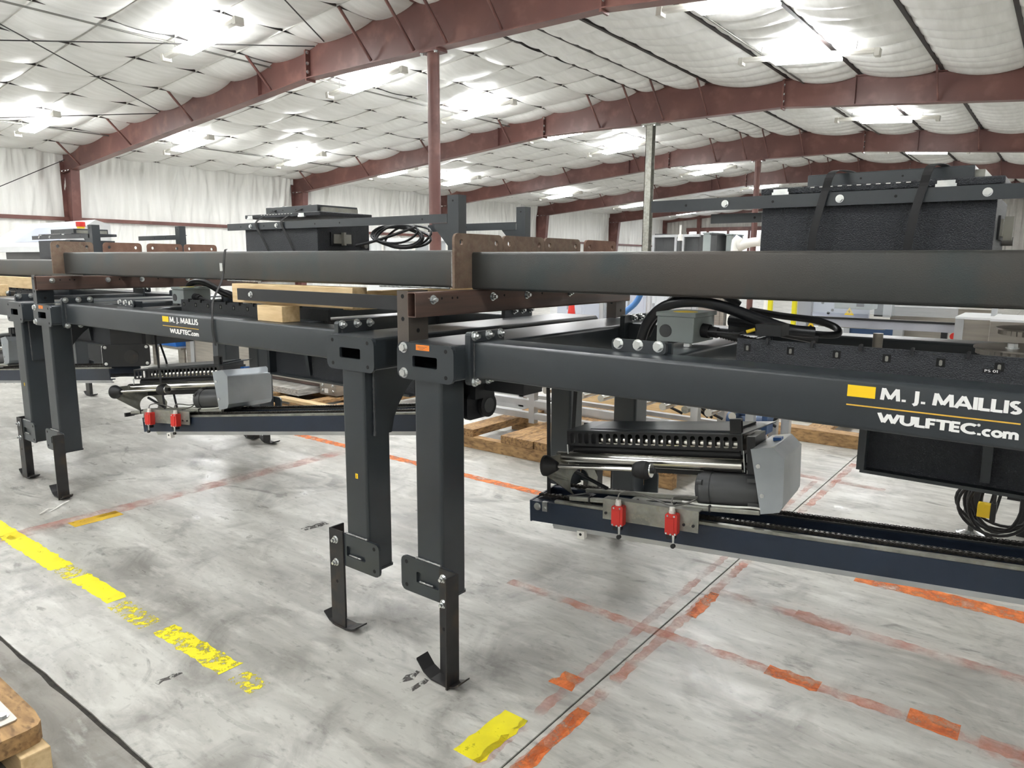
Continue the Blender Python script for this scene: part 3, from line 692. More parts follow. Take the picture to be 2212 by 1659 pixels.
# ================================================================== WRAPPING ARMS, CARRIAGES, CABINETS
chain_m = mat('oiled_roller_chain', (92, 89, 85), (66, 64, 61), scale=90, rough=0.28, metal=0.85)
def chain_mesh(L):
    mb = MB(); p = 0.019; n = int(L/p)
    for i in range(n):
        x = i*p; w = .0085 if i % 2 else .0062
        for s in (-1, 1):
            mb.prism([(x-.005, -.0065), (x+.006, -.007), (x+p/2, -.0045), (x+p-.006, -.007), (x+p+.005, -.0065), (x+p+.007, .0), (x+p+.005, .0065), (x+p-.006, .007), (x+p/2, .0045), (x+.006, .007), (x-.005, .0065), (x-.007, 0)], 'y', s*w-.001, s*w+.001)
        mb.cyl((x, -.0105, 0), (x, .0105, 0), .0030, n=6); mb.cyl((x, -.006, 0), (x, .006, 0), .0065, n=7)
    return mb.mesh('chain')
ARM_L = 2.25; _arm = {}
def arm_parts():
    a = {}
    fr = MB(); fr.prism([(0, 0), (.045, 0), (.045, .008), (.008, .008), (.008, .084), (.045, .084), (.045, .092), (0, .092)], 'x', 0, ARM_L)
    bk = MB(); bk.prism([(.27, 0), (.225, 0), (.225, .008), (.262, .008), (.262, .084), (.225, .084), (.225, .092), (.27, .092)], 'x', 0, ARM_L)
    a['front_channel'] = (fr.mesh('front_channel'), paint_blue); a['rear_channel'] = (bk.mesh('rear_channel'), paint_blue)
    a['web_plate'] = (MB().box(.0, ARM_L, .046, .224, .018, .026).mesh('web_plate'), black)
    a['end_box'] = (MB().box(-.008, 0, -.002, .272, -.002, .094).mesh('end_box'), paint_blue)
    g = MB().box(.11, ARM_L, .004, .026, .0925, .1045).box(.11, ARM_L, .244, .266, .0925, .1045)
    a['guide_strip'] = (g.mesh('guide_strip'), galv)
    lo = MB().box(.10, ARM_L, .004, .02, -.012, -.0005).box(.10, ARM_L, .010, .03, -.024, -.0125)
    a['cable_rail'] = (lo.mesh('cable_rail'), alu)
    a['sprocket_block'] = (MB().prism([(.012, .094), (.05, .108), (.075, .10), (.085, .0925)], 'y', .04, .08).mesh('sprocket_block'), black)
    return a
def wrap_arm(loc, yaw, tilt, label):
    t = thing('wrapping_arm', label, 'machine arm', loc, (0, -tilt, yaw), 'navy wrapping arms')
    if not _arm: _arm.update(arm_parts()); _arm['_c'] = chain_mesh(ARM_L-.05)
    for k, v in _arm.items():
        if k != '_c': obj(k, v[0], v[1], t)
    for vy in (.055, .236):
        c = obj('chain', _arm['_c'], chain_m, t); c.location = (.02, vy, .108); c['kind'] = 'stuff'
    bolt(t, (.03, -.002, .07), (0, -1, 0), .0115, .006)
    cl = obj('rail_clamp', MB().box(.058, .082, -.014, .006, .055, .098), zinc, t)
    bolt(cl, (.07, -.014, .07), (0, -1, 0), .005, .005)
    sc = obj('stop_block', MB().box(.225, .258, -.020, .010, -.040, -.006), white_p, t)
    obj('stop_screw', MB().cyl((.241, -.0206, -.020), (.241, -.019, -.020), .0062, n=12), hole_shade_print, sc)
    return t
_car = {}
def carriage_parts():
    P = []
    add = lambda n, mb, m, sub=(): P.append((n, mb.mesh(n), m, [(sn, smb.mesh(sn), sm) for sn, smb, sm in sub]))
    # base bars and base plate with an oval cut-out
    for v0 in (.03, .20):
        add('base_bar', MB().prism(rr(v0, v0+.022, .012, .030, .003, 2), 'x', 0, .79), galv)
    add('base_plate', MB().prism(rr(.24, .62, .045, .205, .02, 4), 'z', .010, .014, False, hole=rr(.31, .52, .07, .15, .035, 4)), galv)
    for U in (.09, .30, .46, .60):
        add('cable_tie', MB().box(U, U+.006, .026, .056, .010, .036), rubber)
    # left side plate with a round opening
    poly = [(.012, .198), (-.022, .182), (-.030, .160), (-.018, .138), (.27, -.062), (.315, -.058), (.335, .06), (.30, .125), (.235, .205)]
    o, h_ = holed(poly, (.215, .055), .062)
    spm = MB().prism(o, 'x', -.104, -.098, False, hole=h_); spm.v = [(x_+.30*max(0, y_), y_, z_) for x_, y_, z_ in spm.v]
    add('side_plate', spm, galv, [('plate_bracket', MB().box(-.097, -.085, .06, .13, -.012, .015), black)])
    add('link_arm', MB().prism([(-.055, -.005), (-.05, .015), (.06, .036), (.09, .028), (.06, .012)], 'y', .075, .115), black)
    add('strut_rod', MB().tube([(-.09, .26, .10), (.10, .215, .035)], .009, n=8), black)
    # rollers
    ro = MB(); ro.cyl((-.09, .12, .183), (.715, .12, .183), .027, n=24)
    add('film_roller', ro, chrome, [('roller_end', MB().cyl((.715, .12, .181), (.735, .12, .181), .015, n=12), rubber)])
    add('stretch_roller', MB().cyl((.10, .165, .262), (.70, .165, .262), .030, n=20), chrome)
    add('rubber_roller', MB().cyl((-.03, .175, .215), (.70, .175, .215), .026, n=16), rubber)
    add('core_shaft', MB().cyl((-.09, .0, .165), (.315, .0, .168), .0092, n=14), chrome,
        [('shaft_cone', MB().lathe((-.097, 0, .165), (1, 0, 0), [(0, .046), (.012, .046), (.062, .019), (.066, .012)], 18), rubber)])
    add('core_plug', MB().lathe((.310, 0, .168), (1, 0, 0), [(0, .026), (.012, .033), (.035, .038), (.055, .036), (.072, .028), (.074, .012), (.088, .012)], 20), rubber,
        [('plug_ring', MB().cyl((.372, 0, .168), (.385, 0, .168), .0285, n=18), zinc), ('plug_end', MB().cyl((.384, 0, .168), (.394, 0, .168), .010, n=12), chrome)])
    # slotted guard
    g = MB(); n = 22; U0, U1 = -.042, .712; dw = (U1-U0-.02)/n
    for k in range(n):
        a = U0+.01+dw*k; w0 = 1.0
        g.prism(rr(a, a+dw, .238, .303, .0005, 3), 'y', .118, .122, False, hole=rr(a+dw*.18, a+dw*.82, .247, .295, .0095, 3))
    g.box(U0, U0+.01, .118, .122, .24, .302).box(U1-.01, U1, .118, .122, .24, .302)
    topg = MB(); topg.add([(U0, .118, .302), (U1, .118, .302), (U1+.09, .34, .33), (U0+.05, .30, .322), (U0, .118, .306), (U1, .118, .306), (U1+.09, .34, .334), (U0+.05, .30, .326)],
        [(0, 3, 2, 1), (4, 5, 6, 7), (0, 1, 5, 4), (1, 2, 6, 5), (2, 3, 7, 6), (3, 0, 4, 7)])
    topg2 = MB(); topg2.add([(U0+.10, .150, .3075), (U1-.05, .150, .3075), (U1+.02, .30, .330), (U0+.14, .27, .324), (U0+.10, .15, .312), (U1-.05, .15, .316), (U1+.02, .30, .337), (U0+.14, .27, .331)],
        [(4, 5, 6, 7), (0, 1, 5, 4), (1, 2, 6, 5), (2, 3, 7, 6), (3, 0, 4, 7)])
    add('roller_guard', g, black, [('guard_top', topg, paint), ('guard_panel', topg2, paint),
        ('guard_end', MB().prism([(.118, .225), (.34, .225), (.34, .33), (.118, .303)], 'x', U1-.002, U1+.004), paint),
        ('guard_back', MB().box(U0, U1, .30, .304, .20, .318), black),
        ('guard_handle', MB().prism([(.125, .302), (.16, .302), (.16, .365), (.125, .365)], 'x', U1-.045, U1-.002, False, hole=[(.132, .309), (.153, .309), (.153, .358), (.132, .358)]), black),
        ('guard_sticker', MB().box(U1+.0042, U1+.0048, .15, .166, .285, .297), white_p)])
    for U in (-.035, .722):
        add('guard_rod', MB().tube([(U, .105, .245), (U+.002, .105, .16)], .0035, n=8), zinc)
    add('rear_panel', MB().box(-.03, .71, .205, .209, .12, .30), black)
    # motor
    m = MB(); m.lathe((.540, .105, .088), (1, 0, 0), [(0, .050), (.006, .062), (.020, .068), (.060, .068), (.0605, .066), (.24, .066)], 28)
    add('motor', m, motor_m, [('motor_boss', MB().cyl((.552, .055, .118), (.575, .050, .121), .012, n=12), motor_m),
        ('motor_seam', MB().cyl((.598, .105, .088), (.601, .105, .088), .0683, n=28), black)])
    for z in (.045, .140): add('motor_foot', MB().box(.745, .785, .045, .065, z-.008, z+.008), motor_m)
    # drive housing with a bevelled top
    hp = [(.771, .268), (.852, .277), (.890, .235), (.880, .060), (.868, .036), (.801, .025)]
    add('drive_housing', MB().prism(hp, 'y', 0, .40), cast_alu,
        [('cover_screw', MB().cyl((.797, -.0035, .205), (.797, .0, .205), .0085, n=12), zinc), ('cover_screw', MB().cyl((.808, -.0035, .095), (.808, .0, .095), .0085, n=12), zinc),
         ('housing_tab', MB().box(.815, .845, .20, .25, .273, .286), blue_p)])
    add('gear_rack', MB().box(.735, .768, .10, .30, .04, .30), black, [('gear_stud', MB().cyl((.72, .2, .25), (.738, .2, .25), .02, n=10), zinc), ('gear_stud', MB().cyl((.72, .26, .27), (.738, .26, .27), .014, n=10), zinc)])
    # trolley plate hooked over the arm and its two red limit switches (parallel to the arm)
    tilt = Matrix.Translation((.2, 0, 0)) @ Matrix.Rotation(math.radians(3.6), 4, 'Y') @ Matrix.Translation((-.2, 0, 0))
    def addt(n, mb, m, sub=()):
        me = mb.mesh(n); me.transform(tilt); ss = []
        for sn, smb, sm in sub:
            s = smb.mesh(sn); s.transform(tilt); ss.append((sn, s, sm))
        P.append((n, me, m, ss))
    addt('trolley_plate', MB().box(.178, .575, -.024, -.019, -.040, .040).box(.178, .575, -.024, .03, .040, .045), galv,
         [('trolley_screw', MB().cyl((.192, -.028, -.014), (.192, -.022, -.014), .006, n=8), black), ('trolley_screw', MB().cyl((.518, -.028, -.014), (.518, -.022, -.014), .006, n=8), black),
          ('trolley_screw', MB().cyl((.555, -.028, -.014), (.555, -.022, -.014), .006, n=8), black)])
    for U in (.255, .478):
        sw = MB(); sw.prism(rr(U-.024, U+.024, -.052, .030, .006, 2), 'y', -.062, -.024)
        addt('limit_switch', sw, red_switch, [
            ('switch_face', MB().prism(rr(U-.019, U+.012, -.044, .014, .003, 2), 'y', -.0645, -.062), red_switch),
            ('cable_gland', MB().cyl((U-.002, -.043, .030), (U-.002, -.043, .040), .013, n=8, smooth=False).cyl((U-.002, -.043, .040), (U-.002, -.043, .054), .011, n=10), white_p),
            ('switch_head', MB().box(U-.018, U+.014, -.058, -.028, -.070, -.052), black),
            ('roller_lever', MB().prism([(U+.008, -.050), (U+.018, -.050), (U+.016, -.095), (U+.010, -.095)], 'y', -.068, -.064), zinc),
            ('lever_roller', MB().cyl((U+.013, -.074, -.092), (U+.013, -.062, -.092), .009, n=14), rubber)] +
            [('switch_screw', MB().cyl((U+dx, -.064, dz), (U+dx, -.0615, dz), .004, n=8), zinc) for dx, dz in ((-.018, -.047), (0, -.050), (.018, -.047), (-.014, .022), (.012, .022))])
    cab = MB()
    cab.tube(smooth_path([(.253, -.043, .052), (.262, -.035, .075), (.30, -.01, .078), (.36, .02, .055), (.42, .01, .040), (.47, -.01, .035), (.53, .03, .045), (.56, .06, .07)]), .0035, n=6)
    cab.tube(smooth_path([(.476, -.043, .052), (.482, -.035, .072), (.50, -.005, .07), (.54, .03, .06), (.57, .07, .075)]), .0035, n=6)
    add('switch_cable', cab, conduit_m)
    wc = MB().tube(smooth_path([(.49, .052, .04), (.56, .048, .034), (.63, .05, .033), (.70, .048, .034), (.76, .04, .038), (.80, .0, .045)]), .0045, n=6)
    add('white_cable', wc, white_p)
    return P
def carriage(loc, yaw, tilt, label):
    t = thing('film_carriage', label, 'film carriage', loc, (rad(-4.2), -tilt, yaw), 'film carriages on the arms')
    if 'p' not in _car: _car['p'] = carriage_parts()
    for n, me, m, sub in _car['p']:
        o = obj(n, me, m, t)
        if n == 'drive_housing': bevel(o, .006, 2)
        for sn, sm_, smm in sub: obj(sn, sm_, smm, o)
    return t
rad = math.radians
wrap_arm((-1.785, 2.48, .469), rad(9), rad(1.9), 'navy wrapping arm with roller chains hanging under the right frame')
carriage((-1.610, 2.488, .577), rad(7.7), rad(5.7), 'film carriage with silver housing under the right frame')
wrap_arm((-4.79, 2.23, .469), rad(13), rad(6.0), 'navy wrapping arm with roller chains hanging under the middle frame')
carriage((-4.921, 2.179, .565), rad(16), rad(5.74), 'film carriage with silver housing under the middle frame')
wrap_arm((-8.20, 2.23, .455), rad(8), rad(5), 'navy wrapping arm under the frame at the left edge')
carriage((-8.33, 2.179, .552), rad(10), rad(5.7), 'film carriage at the left edge, partly out of the picture')
# ---- slings that hang the arms from the frames
def sling(pts, label, w=.017, wdir=(1, .3, 0)):
    return top('sling_strap', MB().ribbon(pts, wdir, w, .003), strap_m, label, 'strap', 'black slings holding the arms')
sling([(-1.768, 2.585, .565), (-1.768, 2.575, .9), (-1.775, 2.57, 1.168)], 'black vertical sling at the left tip of the right arm')
sling([(-1.742, 2.70, .565), (-1.738, 2.73, .85), (-1.735, 2.75, 1.168)], 'slanting black sling behind the left tip of the right arm', .018)
sling([(-4.76, 2.36, .57), (-4.80, 2.36, .84), (-4.86, 2.38, 1.02), (-4.90, 2.40, 1.176)], 'black sling at the left tip of the middle arm')
sling([(-4.75, 2.44, .575), (-4.98, 2.50, .9), (-5.245, 2.55, 1.176)], 'slanting black sling beside the left tip of the middle arm', .018)
# ---- electrical cabinets lashed on the stack
latch_m = mat('latch_metal', (150, 148, 140), None, rough=0.35, metal=0.6)
def cabinet(x, y, z, label):
    t = thing('control_cabinet', label, 'cabinet', (x+.335, y+.18, z), group='dark control cabinets on the beams')
    B = lambda a, b, c, d, e, f: MB().box(x+a, x+b, y+c, y+d, z+e, z+f)
    bevel(obj('cabinet_body', B(0, .67, 0, .36, 0, .155), paint_grain, t, True), .003)
    dr = obj('cabinet_door', B(-.012, .682, .01, .375, .190, .212), paint_grain, t, True)
    bevel(dr, .004)
    for a in (.03, .51):
        hg = obj('door_hinge', B(a, a+.055, -.003, .010, .186, .196), zinc, dr, True)
        obj('hinge_leaf', B(a+.004, a+.051, -.001, .012, .196, .206), zinc, dr, True)
    for k in range(11): obj('door_vent', B(.15+.028*k, .163+.028*k, .0095, .0105, .206, .2085), white_p, dr, True)
    bx = obj('top_box', B(.125, .60, .06, .34, .212, .252), paint, t, True); bevel(bx, .003)
    for k, a in enumerate((.19, .29, .41)): obj('box_screw', MB().cyl((x+a, y+.0592, z+.232), (x+a, y+.061, z+.232), .0035, n=8), hole_shade_print, bx, True)
    obj('box_lid_end', B(.60, .625, .08, .32, .212, .240), galv, bx, True)
    # disconnect latch on the end face
    la = obj('end_latch', B(.67, .682, .10, .22, .045, .095), latch_m, t, True)
    obj('latch_frame', B(.67, .676, .085, .235, .035, .105), black, la, True)
    obj('latch_lever', B(.682, .705, .15, .165, .035, .105), latch_m, la, True)
    obj('cable_gland', MB().cyl((x+.67, y+.31, z+.035), (x+.70, y+.31, z+.035), .014, n=12), conduit_m, t, True)
    return t
cabinet(-.860, 2.515, 1.640, 'large dark control cabinet strapped on the right beams')
cabinet(-3.875, 2.47, 1.648, 'dark control cabinet strapped on the left beams')
cabinet(-7.35, 2.62, 1.604, 'dark control cabinet with a red button at the left edge')
eb = thing('emergency_button', 'red push button on top of the left edge cabinet', 'push button', (-6.70, 2.72, 1.856), group=None)
obj('button_ring', MB().cyl((0, 0, 0), (0, 0, .016), .03, n=14), yellow, eb); obj('button_cap', MB().cyl((0, 0, .016), (0, 0, .055), .036, n=16), red_switch, eb)
def angle_rail(x0, x1, y, z0, z1, label, bolts=(), holes=(), m=paint):
    o = top('angle_rail', MB().box(x0, x1, y, y+.005, z0, z1).box(x0, x1, y+.005, y+.045, z1-.005, z1), m, label, 'steel rail', 'angle rails around the cabinets')
    for x in bolts: bolt(o, (x-o.location.x, y-o.location.y, (z0+z1)/2-o.location.z), (0, -1, 0), .0085, .006)
    for x in holes: obj('bolt_hole_shade', MB().cyl((x-o.location.x, y-.0006-o.location.y, (z0+z1)/2-o.location.z), (x-o.location.x, y+.001-o.location.y, (z0+z1)/2-o.location.z), .0045, n=10), hole_shade_print, o)
    return o
angle_rail(-1.268, .45, 2.497, 1.784, 1.826, 'long dark angle rail across the front of the right cabinet', (-.985, -.61, -.215), (-1.13, -.82, -.45))
angle_rail(-1.06, -.875, 2.56, 1.742, 1.775, 'short stub rail left of the right cabinet', (), (-.90,))
angle_rail(-4.031, -2.255, 2.452, 1.773, 1.812, 'long dark angle rail across the front of the left cabinet', (-3.79, -3.54), (-3.89, -3.66, -3.2, -3.0, -2.41))
angle_rail(-3.05, -2.40, 3.15, 1.772, 1.812, 'rear rail behind the middle upright post', (), (-2.75,))
angle_rail(-7.45, -6.28, 2.607, 1.768, 1.802, 'dark angle rail in front of the left edge cabinet', (-7.28, -7.05), (-6.45,))
angle_rail(-6.9, -6.12, 3.29, 1.772, 1.812, 'rear rail beside the left edge cabinet with white clips', (), (-6.6, -6.4))
def post(x, y, z0, z1, w, label, gus=True, m=paint):
    o = top('upright_post', MB().box(x, x+w, y, y+.005, z0, z1).box(x+w-.005, x+w, y+.005, y+w*.8, z0, z1), m, label, 'steel post', 'upright posts of the cabinet racks')
    q = o.location
    if gus: obj('gusset_plate', MB().prism([(x-q.x, 1.772-q.z), (x-q.x, 1.665-q.z), (x-.105-q.x, 1.772-q.z)], 'y', y+.006-q.y, y+.011-q.y), m, o)
    obj('bolt_hole_shade', MB().cyl((x+w*.5-q.x, y-.0006-q.y, z1-.025-q.z), (x+w*.5-q.x, y+.001-q.y, z1-.025-q.z), .0045, n=10), hole_shade_print, o)
    return o
post(-2.252, 2.452, 1.648, 1.893, .066, 'tall grey upright post at the right end of the left rack')
post(-2.396, 3.152, 1.648, 1.890, .06, 'farther grey upright post behind the middle rusted plates')
post(-6.30, 2.607, 1.60, 1.872, .075, 'upright post beside the left edge cabinet')
post(-6.135, 3.24, 1.3125, 1.882, .07, 'farther upright post left of the middle cabinet', False)
# straps over the cabinets
def lash(pts, label, w=.024): return top('lashing_strap', MB().ribbon(smooth_path(pts, 6), (1, 0, .0), w, .002), strap_m, label, 'strap', 'black lashing straps over the cabinets')
for xa, xb, nm in ((-.637, -.68, 'left'), (-.364, -.400, 'right')):
    lash([(xa+.02, 2.80, 1.902), (xa+.015, 2.60, 1.901), (xa, 2.49, 1.885), ((xa+xb)/2+.005, 2.488, 1.83), ((xa+xb)/2-.008, 2.486, 1.77), (xb, 2.488, 1.70), (xb-.004, 2.492, 1.645)], 'wide black strap over the %s half of the right cabinet' % nm)
for xa, xb, nm in ((-3.715, -3.62, 'left'), (-3.475, -3.385, 'right')):
    lash([(xa+.10, 2.56, 1.905), (xa+.03, 2.50, 1.86), (xa-.005, 2.447, 1.818), (xa, 2.446, 1.78), ((xa+xb)/2, 2.447, 1.72), (xb, 2.45, 1.65)], 'thin black strap over the %s part of the left cabinet' % nm, .018)
lash([(-3.43, 2.075, 1.655), (-3.43, 2.066, 1.647), (-3.435, 2.060, 1.60), (-3.452, 2.052, 1.50), (-3.455, 2.0, 1.40), (-3.44, 1.98, 1.316), (-3.44, 1.976, 1.25), (-3.425, 1.978, 1.17)], 'black ratchet strap tying the left beam to the middle frame', .018)
buckle = top('strap_buckle', MB().box(-3.452, -3.428, 2.044, 2.050, 1.545, 1.585), zinc, 'silver buckle on the ratchet strap of the left beam', 'buckle')
# ---- cable coil beside the left cabinet
cm = MB()
for k in range(6):
    n = 26; c0 = Vector((-2.85+random.uniform(-.03, .03), 2.70+.012*k, 1.735+random.uniform(-.01, .01))); a, b = .17+random.uniform(-.03, .05), .045+random.uniform(-.01, .012)
    ph = random.uniform(-.12, .12)
    cm.tube([c0+Vector((a*math.cos(t)*1.0, 0.01*math.sin(3*t), b*math.sin(t)+a*math.cos(t)*ph)) for t in [2*math.pi*i/n for i in range(n+1)]], .0065, n=6)
cm.tube(smooth_path([(-3.12, 2.66, 1.683), (-3.03, 2.68, 1.70), (-2.9, 2.70, 1.73), (-2.7, 2.7, 1.775)]), .0075, n=6)
top('cable_coil', cm, hose_m, 'coil of black cable hanging beside the left cabinet', 'cable coil')
# ---- junction boxes and hoses on the frames
def junction(x, y, label, lab2, tail=True):
    z = 1.302
    t = thing('junction_box', label, 'junction box', (x+.072, y+.1, z), group='grey junction boxes on the frames')
    bevel(obj('box_body', MB().box(x, x+.145, y, y+.19, z+.012, z+.105), enclosure, t, True), .003)
    bevel(obj('box_lid', MB().box(x-.004, x+.152, y-.004, y+.196, z+.105, z+.121), enclosure, t, True), .003)
    obj('knockout_plug', MB().cyl((x+.036, y-.0025, z+.052), (x+.036, y, z+.052), .024, n=20), motor_m, t, True)
    for dx in (.02, .115): obj('mounting_foot', MB().box(x+dx, x+dx+.022, y-.012, y+.01, z, z+.012), zinc, t, True)
    obj('warning_sticker', MB().cyl((x+.085, y+.06, z+.121), (x+.085, y+.06, z+.1218), .045, n=20), yellow, t, True)
    gl = MB(); p0 = Vector((x+.145, y+.08, z+.055)); gl.lathe(p0, (1, 0, -.1), [(0, .026), (.03, .026), (.032, .02), (.06, .02)], 14)
    g = obj('cable_gland', gl, rubber, t, True)
    cj = MB(); pts = smooth_path([p0+Vector((.05, 0, -.005)), p0+Vector((.12, .0, -.018)), p0+Vector((.20, 0, -.03)), p0+Vector((.28, -.02, -.036))], 14)
    cj.tube(pts, [.0155 if i % 2 else .0125 for i in range(len(pts))], n=10)
    obj('corrugated_conduit', cj, rubber, t, True)
    return t
junction(-1.203, 2.45, 'grey junction box with a round plug on the right frame', '')
junction(-4.735, 2.45, 'grey junction box with a round plug on the middle frame', '')
def hose(pts, r, label, m=hose_m): return top('hose', MB().tube(smooth_path(pts, 8), r, n=10), m, label, 'hose', 'black hoses on the frames')
for dx, nm in ((0, 'right'), (-3.532, 'middle')):
    hose([(-1.375+dx, 2.62, 1.19), (-1.355+dx, 2.62, 1.285), (-1.315+dx, 2.61, 1.375), (-1.238+dx, 2.60, 1.437), (-1.125+dx, 2.60, 1.456), (-1.015+dx, 2.60, 1.443), (-.875+dx, 2.60, 1.402), (-.775+dx, 2.62, 1.370), (-.70+dx, 2.66, 1.362)], .021, 'thick black hose arching over the junction box of the %s frame' % nm)
    hose([(-1.02+dx, 2.70, 1.385), (-.92+dx, 2.69, 1.378), (-.82+dx, 2.68, 1.358), (-.70+dx, 2.72, 1.338)], .022, 'thick straight hose leaving the junction box of the %s frame' % nm)
    hose([(-.98+dx, 2.80, 1.42), (-.86+dx, 2.80, 1.405), (-.74+dx, 2.80, 1.395), (-.66+dx, 2.78, 1.375), (-.64+dx, 2.74, 1.355), (-.68+dx, 2.72, 1.35), (-.76+dx, 2.74, 1.352)], .013, 'curled black hose end behind the tray of the %s frame' % nm)
hose([(-1.39, 2.74, 1.30), (-1.36, 2.76, 1.38), (-1.30, 2.80, 1.455), (-1.24, 2.85, 1.50), (-1.16, 2.90, 1.49), (-1.08, 2.95, 1.43)], .017, 'black hose looping up under the right beam')
sensor = thing('sensor_box', 'small black box with a yellow plug on the right wire tray', 'sensor', (-.775, 2.40, 1.365))
obj('sensor_body', MB().box(-.04, .045, -.01, .07, 0, .038), black, sensor)
obj('yellow_plug', MB().cyl((-.066, -.02, .010), (-.04, -.012, .020), .006, n=10), yellow, sensor)
obj('sensor_cable', MB().tube(smooth_path([(-.19, -.045, .006), (-.10, -.035, .004), (-.075, -.02, .008)]), .0045, n=6), hose_m, sensor)
# drive discs in the middle of the right frame
for (cx_, cy_, z_, r_, lb) in ((-.055, 2.60, 1.355, .155, 'toothed steel disc at the right picture edge'), (-.02, 2.80, 1.40, .15, 'upper steel disc at the right picture edge')):
    d = thing('drive_sprocket', lb, 'sprocket', (cx_, cy_, z_), group='steel drive discs')
    gm_ = MB(); n = 90
    gm_.prism([(math.cos(2*math.pi*k/n)*(r_-(.006 if k % 2 else 0)), math.sin(2*math.pi*k/n)*(r_-(.006 if k % 2 else 0))) for k in range(n)], 'z', -.016, 0)
    obj('disc', gm_, stainless, d); obj('disc_rim', MB().cyl((0, 0, 0), (0, 0, .005), r_+.006, n=48), stainless, d)
    bolt(d, (-.06, -.05, .005), (0, 0, 1), .012, .012)
    obj('hub', MB().cyl((0, 0, -.10), (0, 0, .03), .03, n=16), paint, d)
top('belt_pulley', MB().cyl((-.538, 2.90, 1.20), (-.538, 2.90, 1.352), .017, n=18), stainless, 'small upright ribbed pulley behind the right wire tray', 'pulley')
# tray label
tl = obj('tray_label', MB().box(-.165, -.125, 2.3180, 2.3188, 1.312, 1.324), black, fR, True)
fit_text('PS 01', -.161, -.129, 1.3145, 1.3215, 2.3174, letter_white, tl, .16)
# wheel bracket under the right frame, clamp box under the middle frame
wb = thing('wheel_bracket', 'black wheel bracket just behind the right front leg', 'bracket', (-1.79, 2.19, .98))
obj('bracket_body', MB().box(-1.86, -1.79, 2.10, 2.20, 1.07, 1.17), black, wb, True); obj('bracket_plate', MB().prism(rr(2.08, 2.25, .985, 1.09, .02, 3), 'x', -1.835, -1.815), black, wb, True)
wh = obj('wheel', MB().cyl((-1.812, 2.19, 1.035), (-1.795, 2.19, 1.035), .048, n=24), rubber, wb, True); obj('wheel_hub', MB().cyl((-1.796, 2.19, 1.035), (-1.792, 2.19, 1.035), .030, n=20), motor_m, wh, True)
obj('bracket_box', MB().box(-1.80, -1.60, 2.16, 2.28, 1.10, 1.172), black, wb, True)
cb_ = thing('clamp_box', 'black bolted clamp plate hanging under the middle frame', 'bracket', (-4.94, 2.215, .86), (0, 0, rad(52)))
obj('clamp_plate', MB().prism(rr(-.145, .145, .895-.86, 1.043-.86, .022, 3), 'y', 0, .010), black, cb_)
for x in (-.125, .125):
    for z in (.055, .165): bolt(cb_, (x, 0, z), (0, -1, 0), .007, .005)
obj('clamp_housing', MB().box(-.09, .10, .012, .12, .10, .30), black, cb_)
obj('clamp_wheel', MB().cyl((.03, -.003, .10), (.03, .001, .10), .045, n=24), foot_steel, cb_)
obj('clamp_arm', MB().box(-.05, .05, .02, .10, .29, .318), black, cb_)
gb = top('grey_gearbox', MB().box(-5.25, -5.0, 2.42, 2.72, 1.02, 1.176), enclosure, 'grey gearbox cover above the black clamp plate', 'gearbox'); gb.data.materials[0] = motor_m
# ================================================================== WHAT STANDS BEHIND THE FRAMES
def at(px, py, **k):
    """point of the room seen at a photo pixel, on the plane x=, y= or z= given"""
    d = _fw+_r2*((px-1106)/F_PX)-_u2*((py-829.5)/F_PX)
    (a, v), = k.items(); i = 'xyz'.index(a)
    return CAM+d*((v-CAM[i])/d[i])
def box_thing(name, parts, label, cat, group=None):
    """parts: (name, (x0,x1,y0,y1,z0,z1), material[, bevel])"""
    c = parts[0][1]; t = thing(name, label, cat, ((c[0]+c[1])/2, (c[2]+c[3])/2, min(p[1][4] for p in parts)), group=group)
    for p in parts:
        o = obj(p[0], MB().box(*p[1]), p[2], t, True)
        if len(p) > 3: bevel(o, p[3])
    return t
# ---- timber skids on the floor
def skid(x0, x1, y0, y1, boards, label, zs=.085, zb=.125):
    t = thing('timber_skid', label, 'pallet', ((x0+x1)/2, (y0+y1)/2, 0), group='timber skids on the floor')
    for y in (y0, (y0+y1)/2-.04, y1-.08): bevel(obj('stringer', MB().box(x0, x1, y, y+.08, 0.0, zs), wood_old, t, True), .004)
    for a, b in boards: bevel(obj('deck_board', MB().box(a, b, y0+random.uniform(-.01, .01), y1, zs, zb), wood_old_y, t, True), .004)
    return t
skid(-4.16, -2.10, 4.62, 6.3, [(-4.16, -3.97), (-3.66, -3.50), (-3.495, -3.32), (-3.315, -3.16), (-2.62, -2.45), (-2.3, -2.12)], 'brown timber skid under the silver conveyor frame', .10, .165)
skid(-7.75, -5.70, 4.45, 6.2, [(-7.7, -7.5), (-7.1, -6.95), (-6.35, -6.20), (-5.95, -5.72)], 'pale timber skid under the stainless machine base', .09, .13)
skid(-2.5, -.95, 6.85, 8.4, [(-2.5, -2.3), (-1.8, -1.6), (-1.2, -.97)], 'pale timber skid far behind the right carriage', .08, .115)
timber(-6.60, -5.60, 4.47, 4.57, .1302, .165, 'loose pale plank across the timber skid')
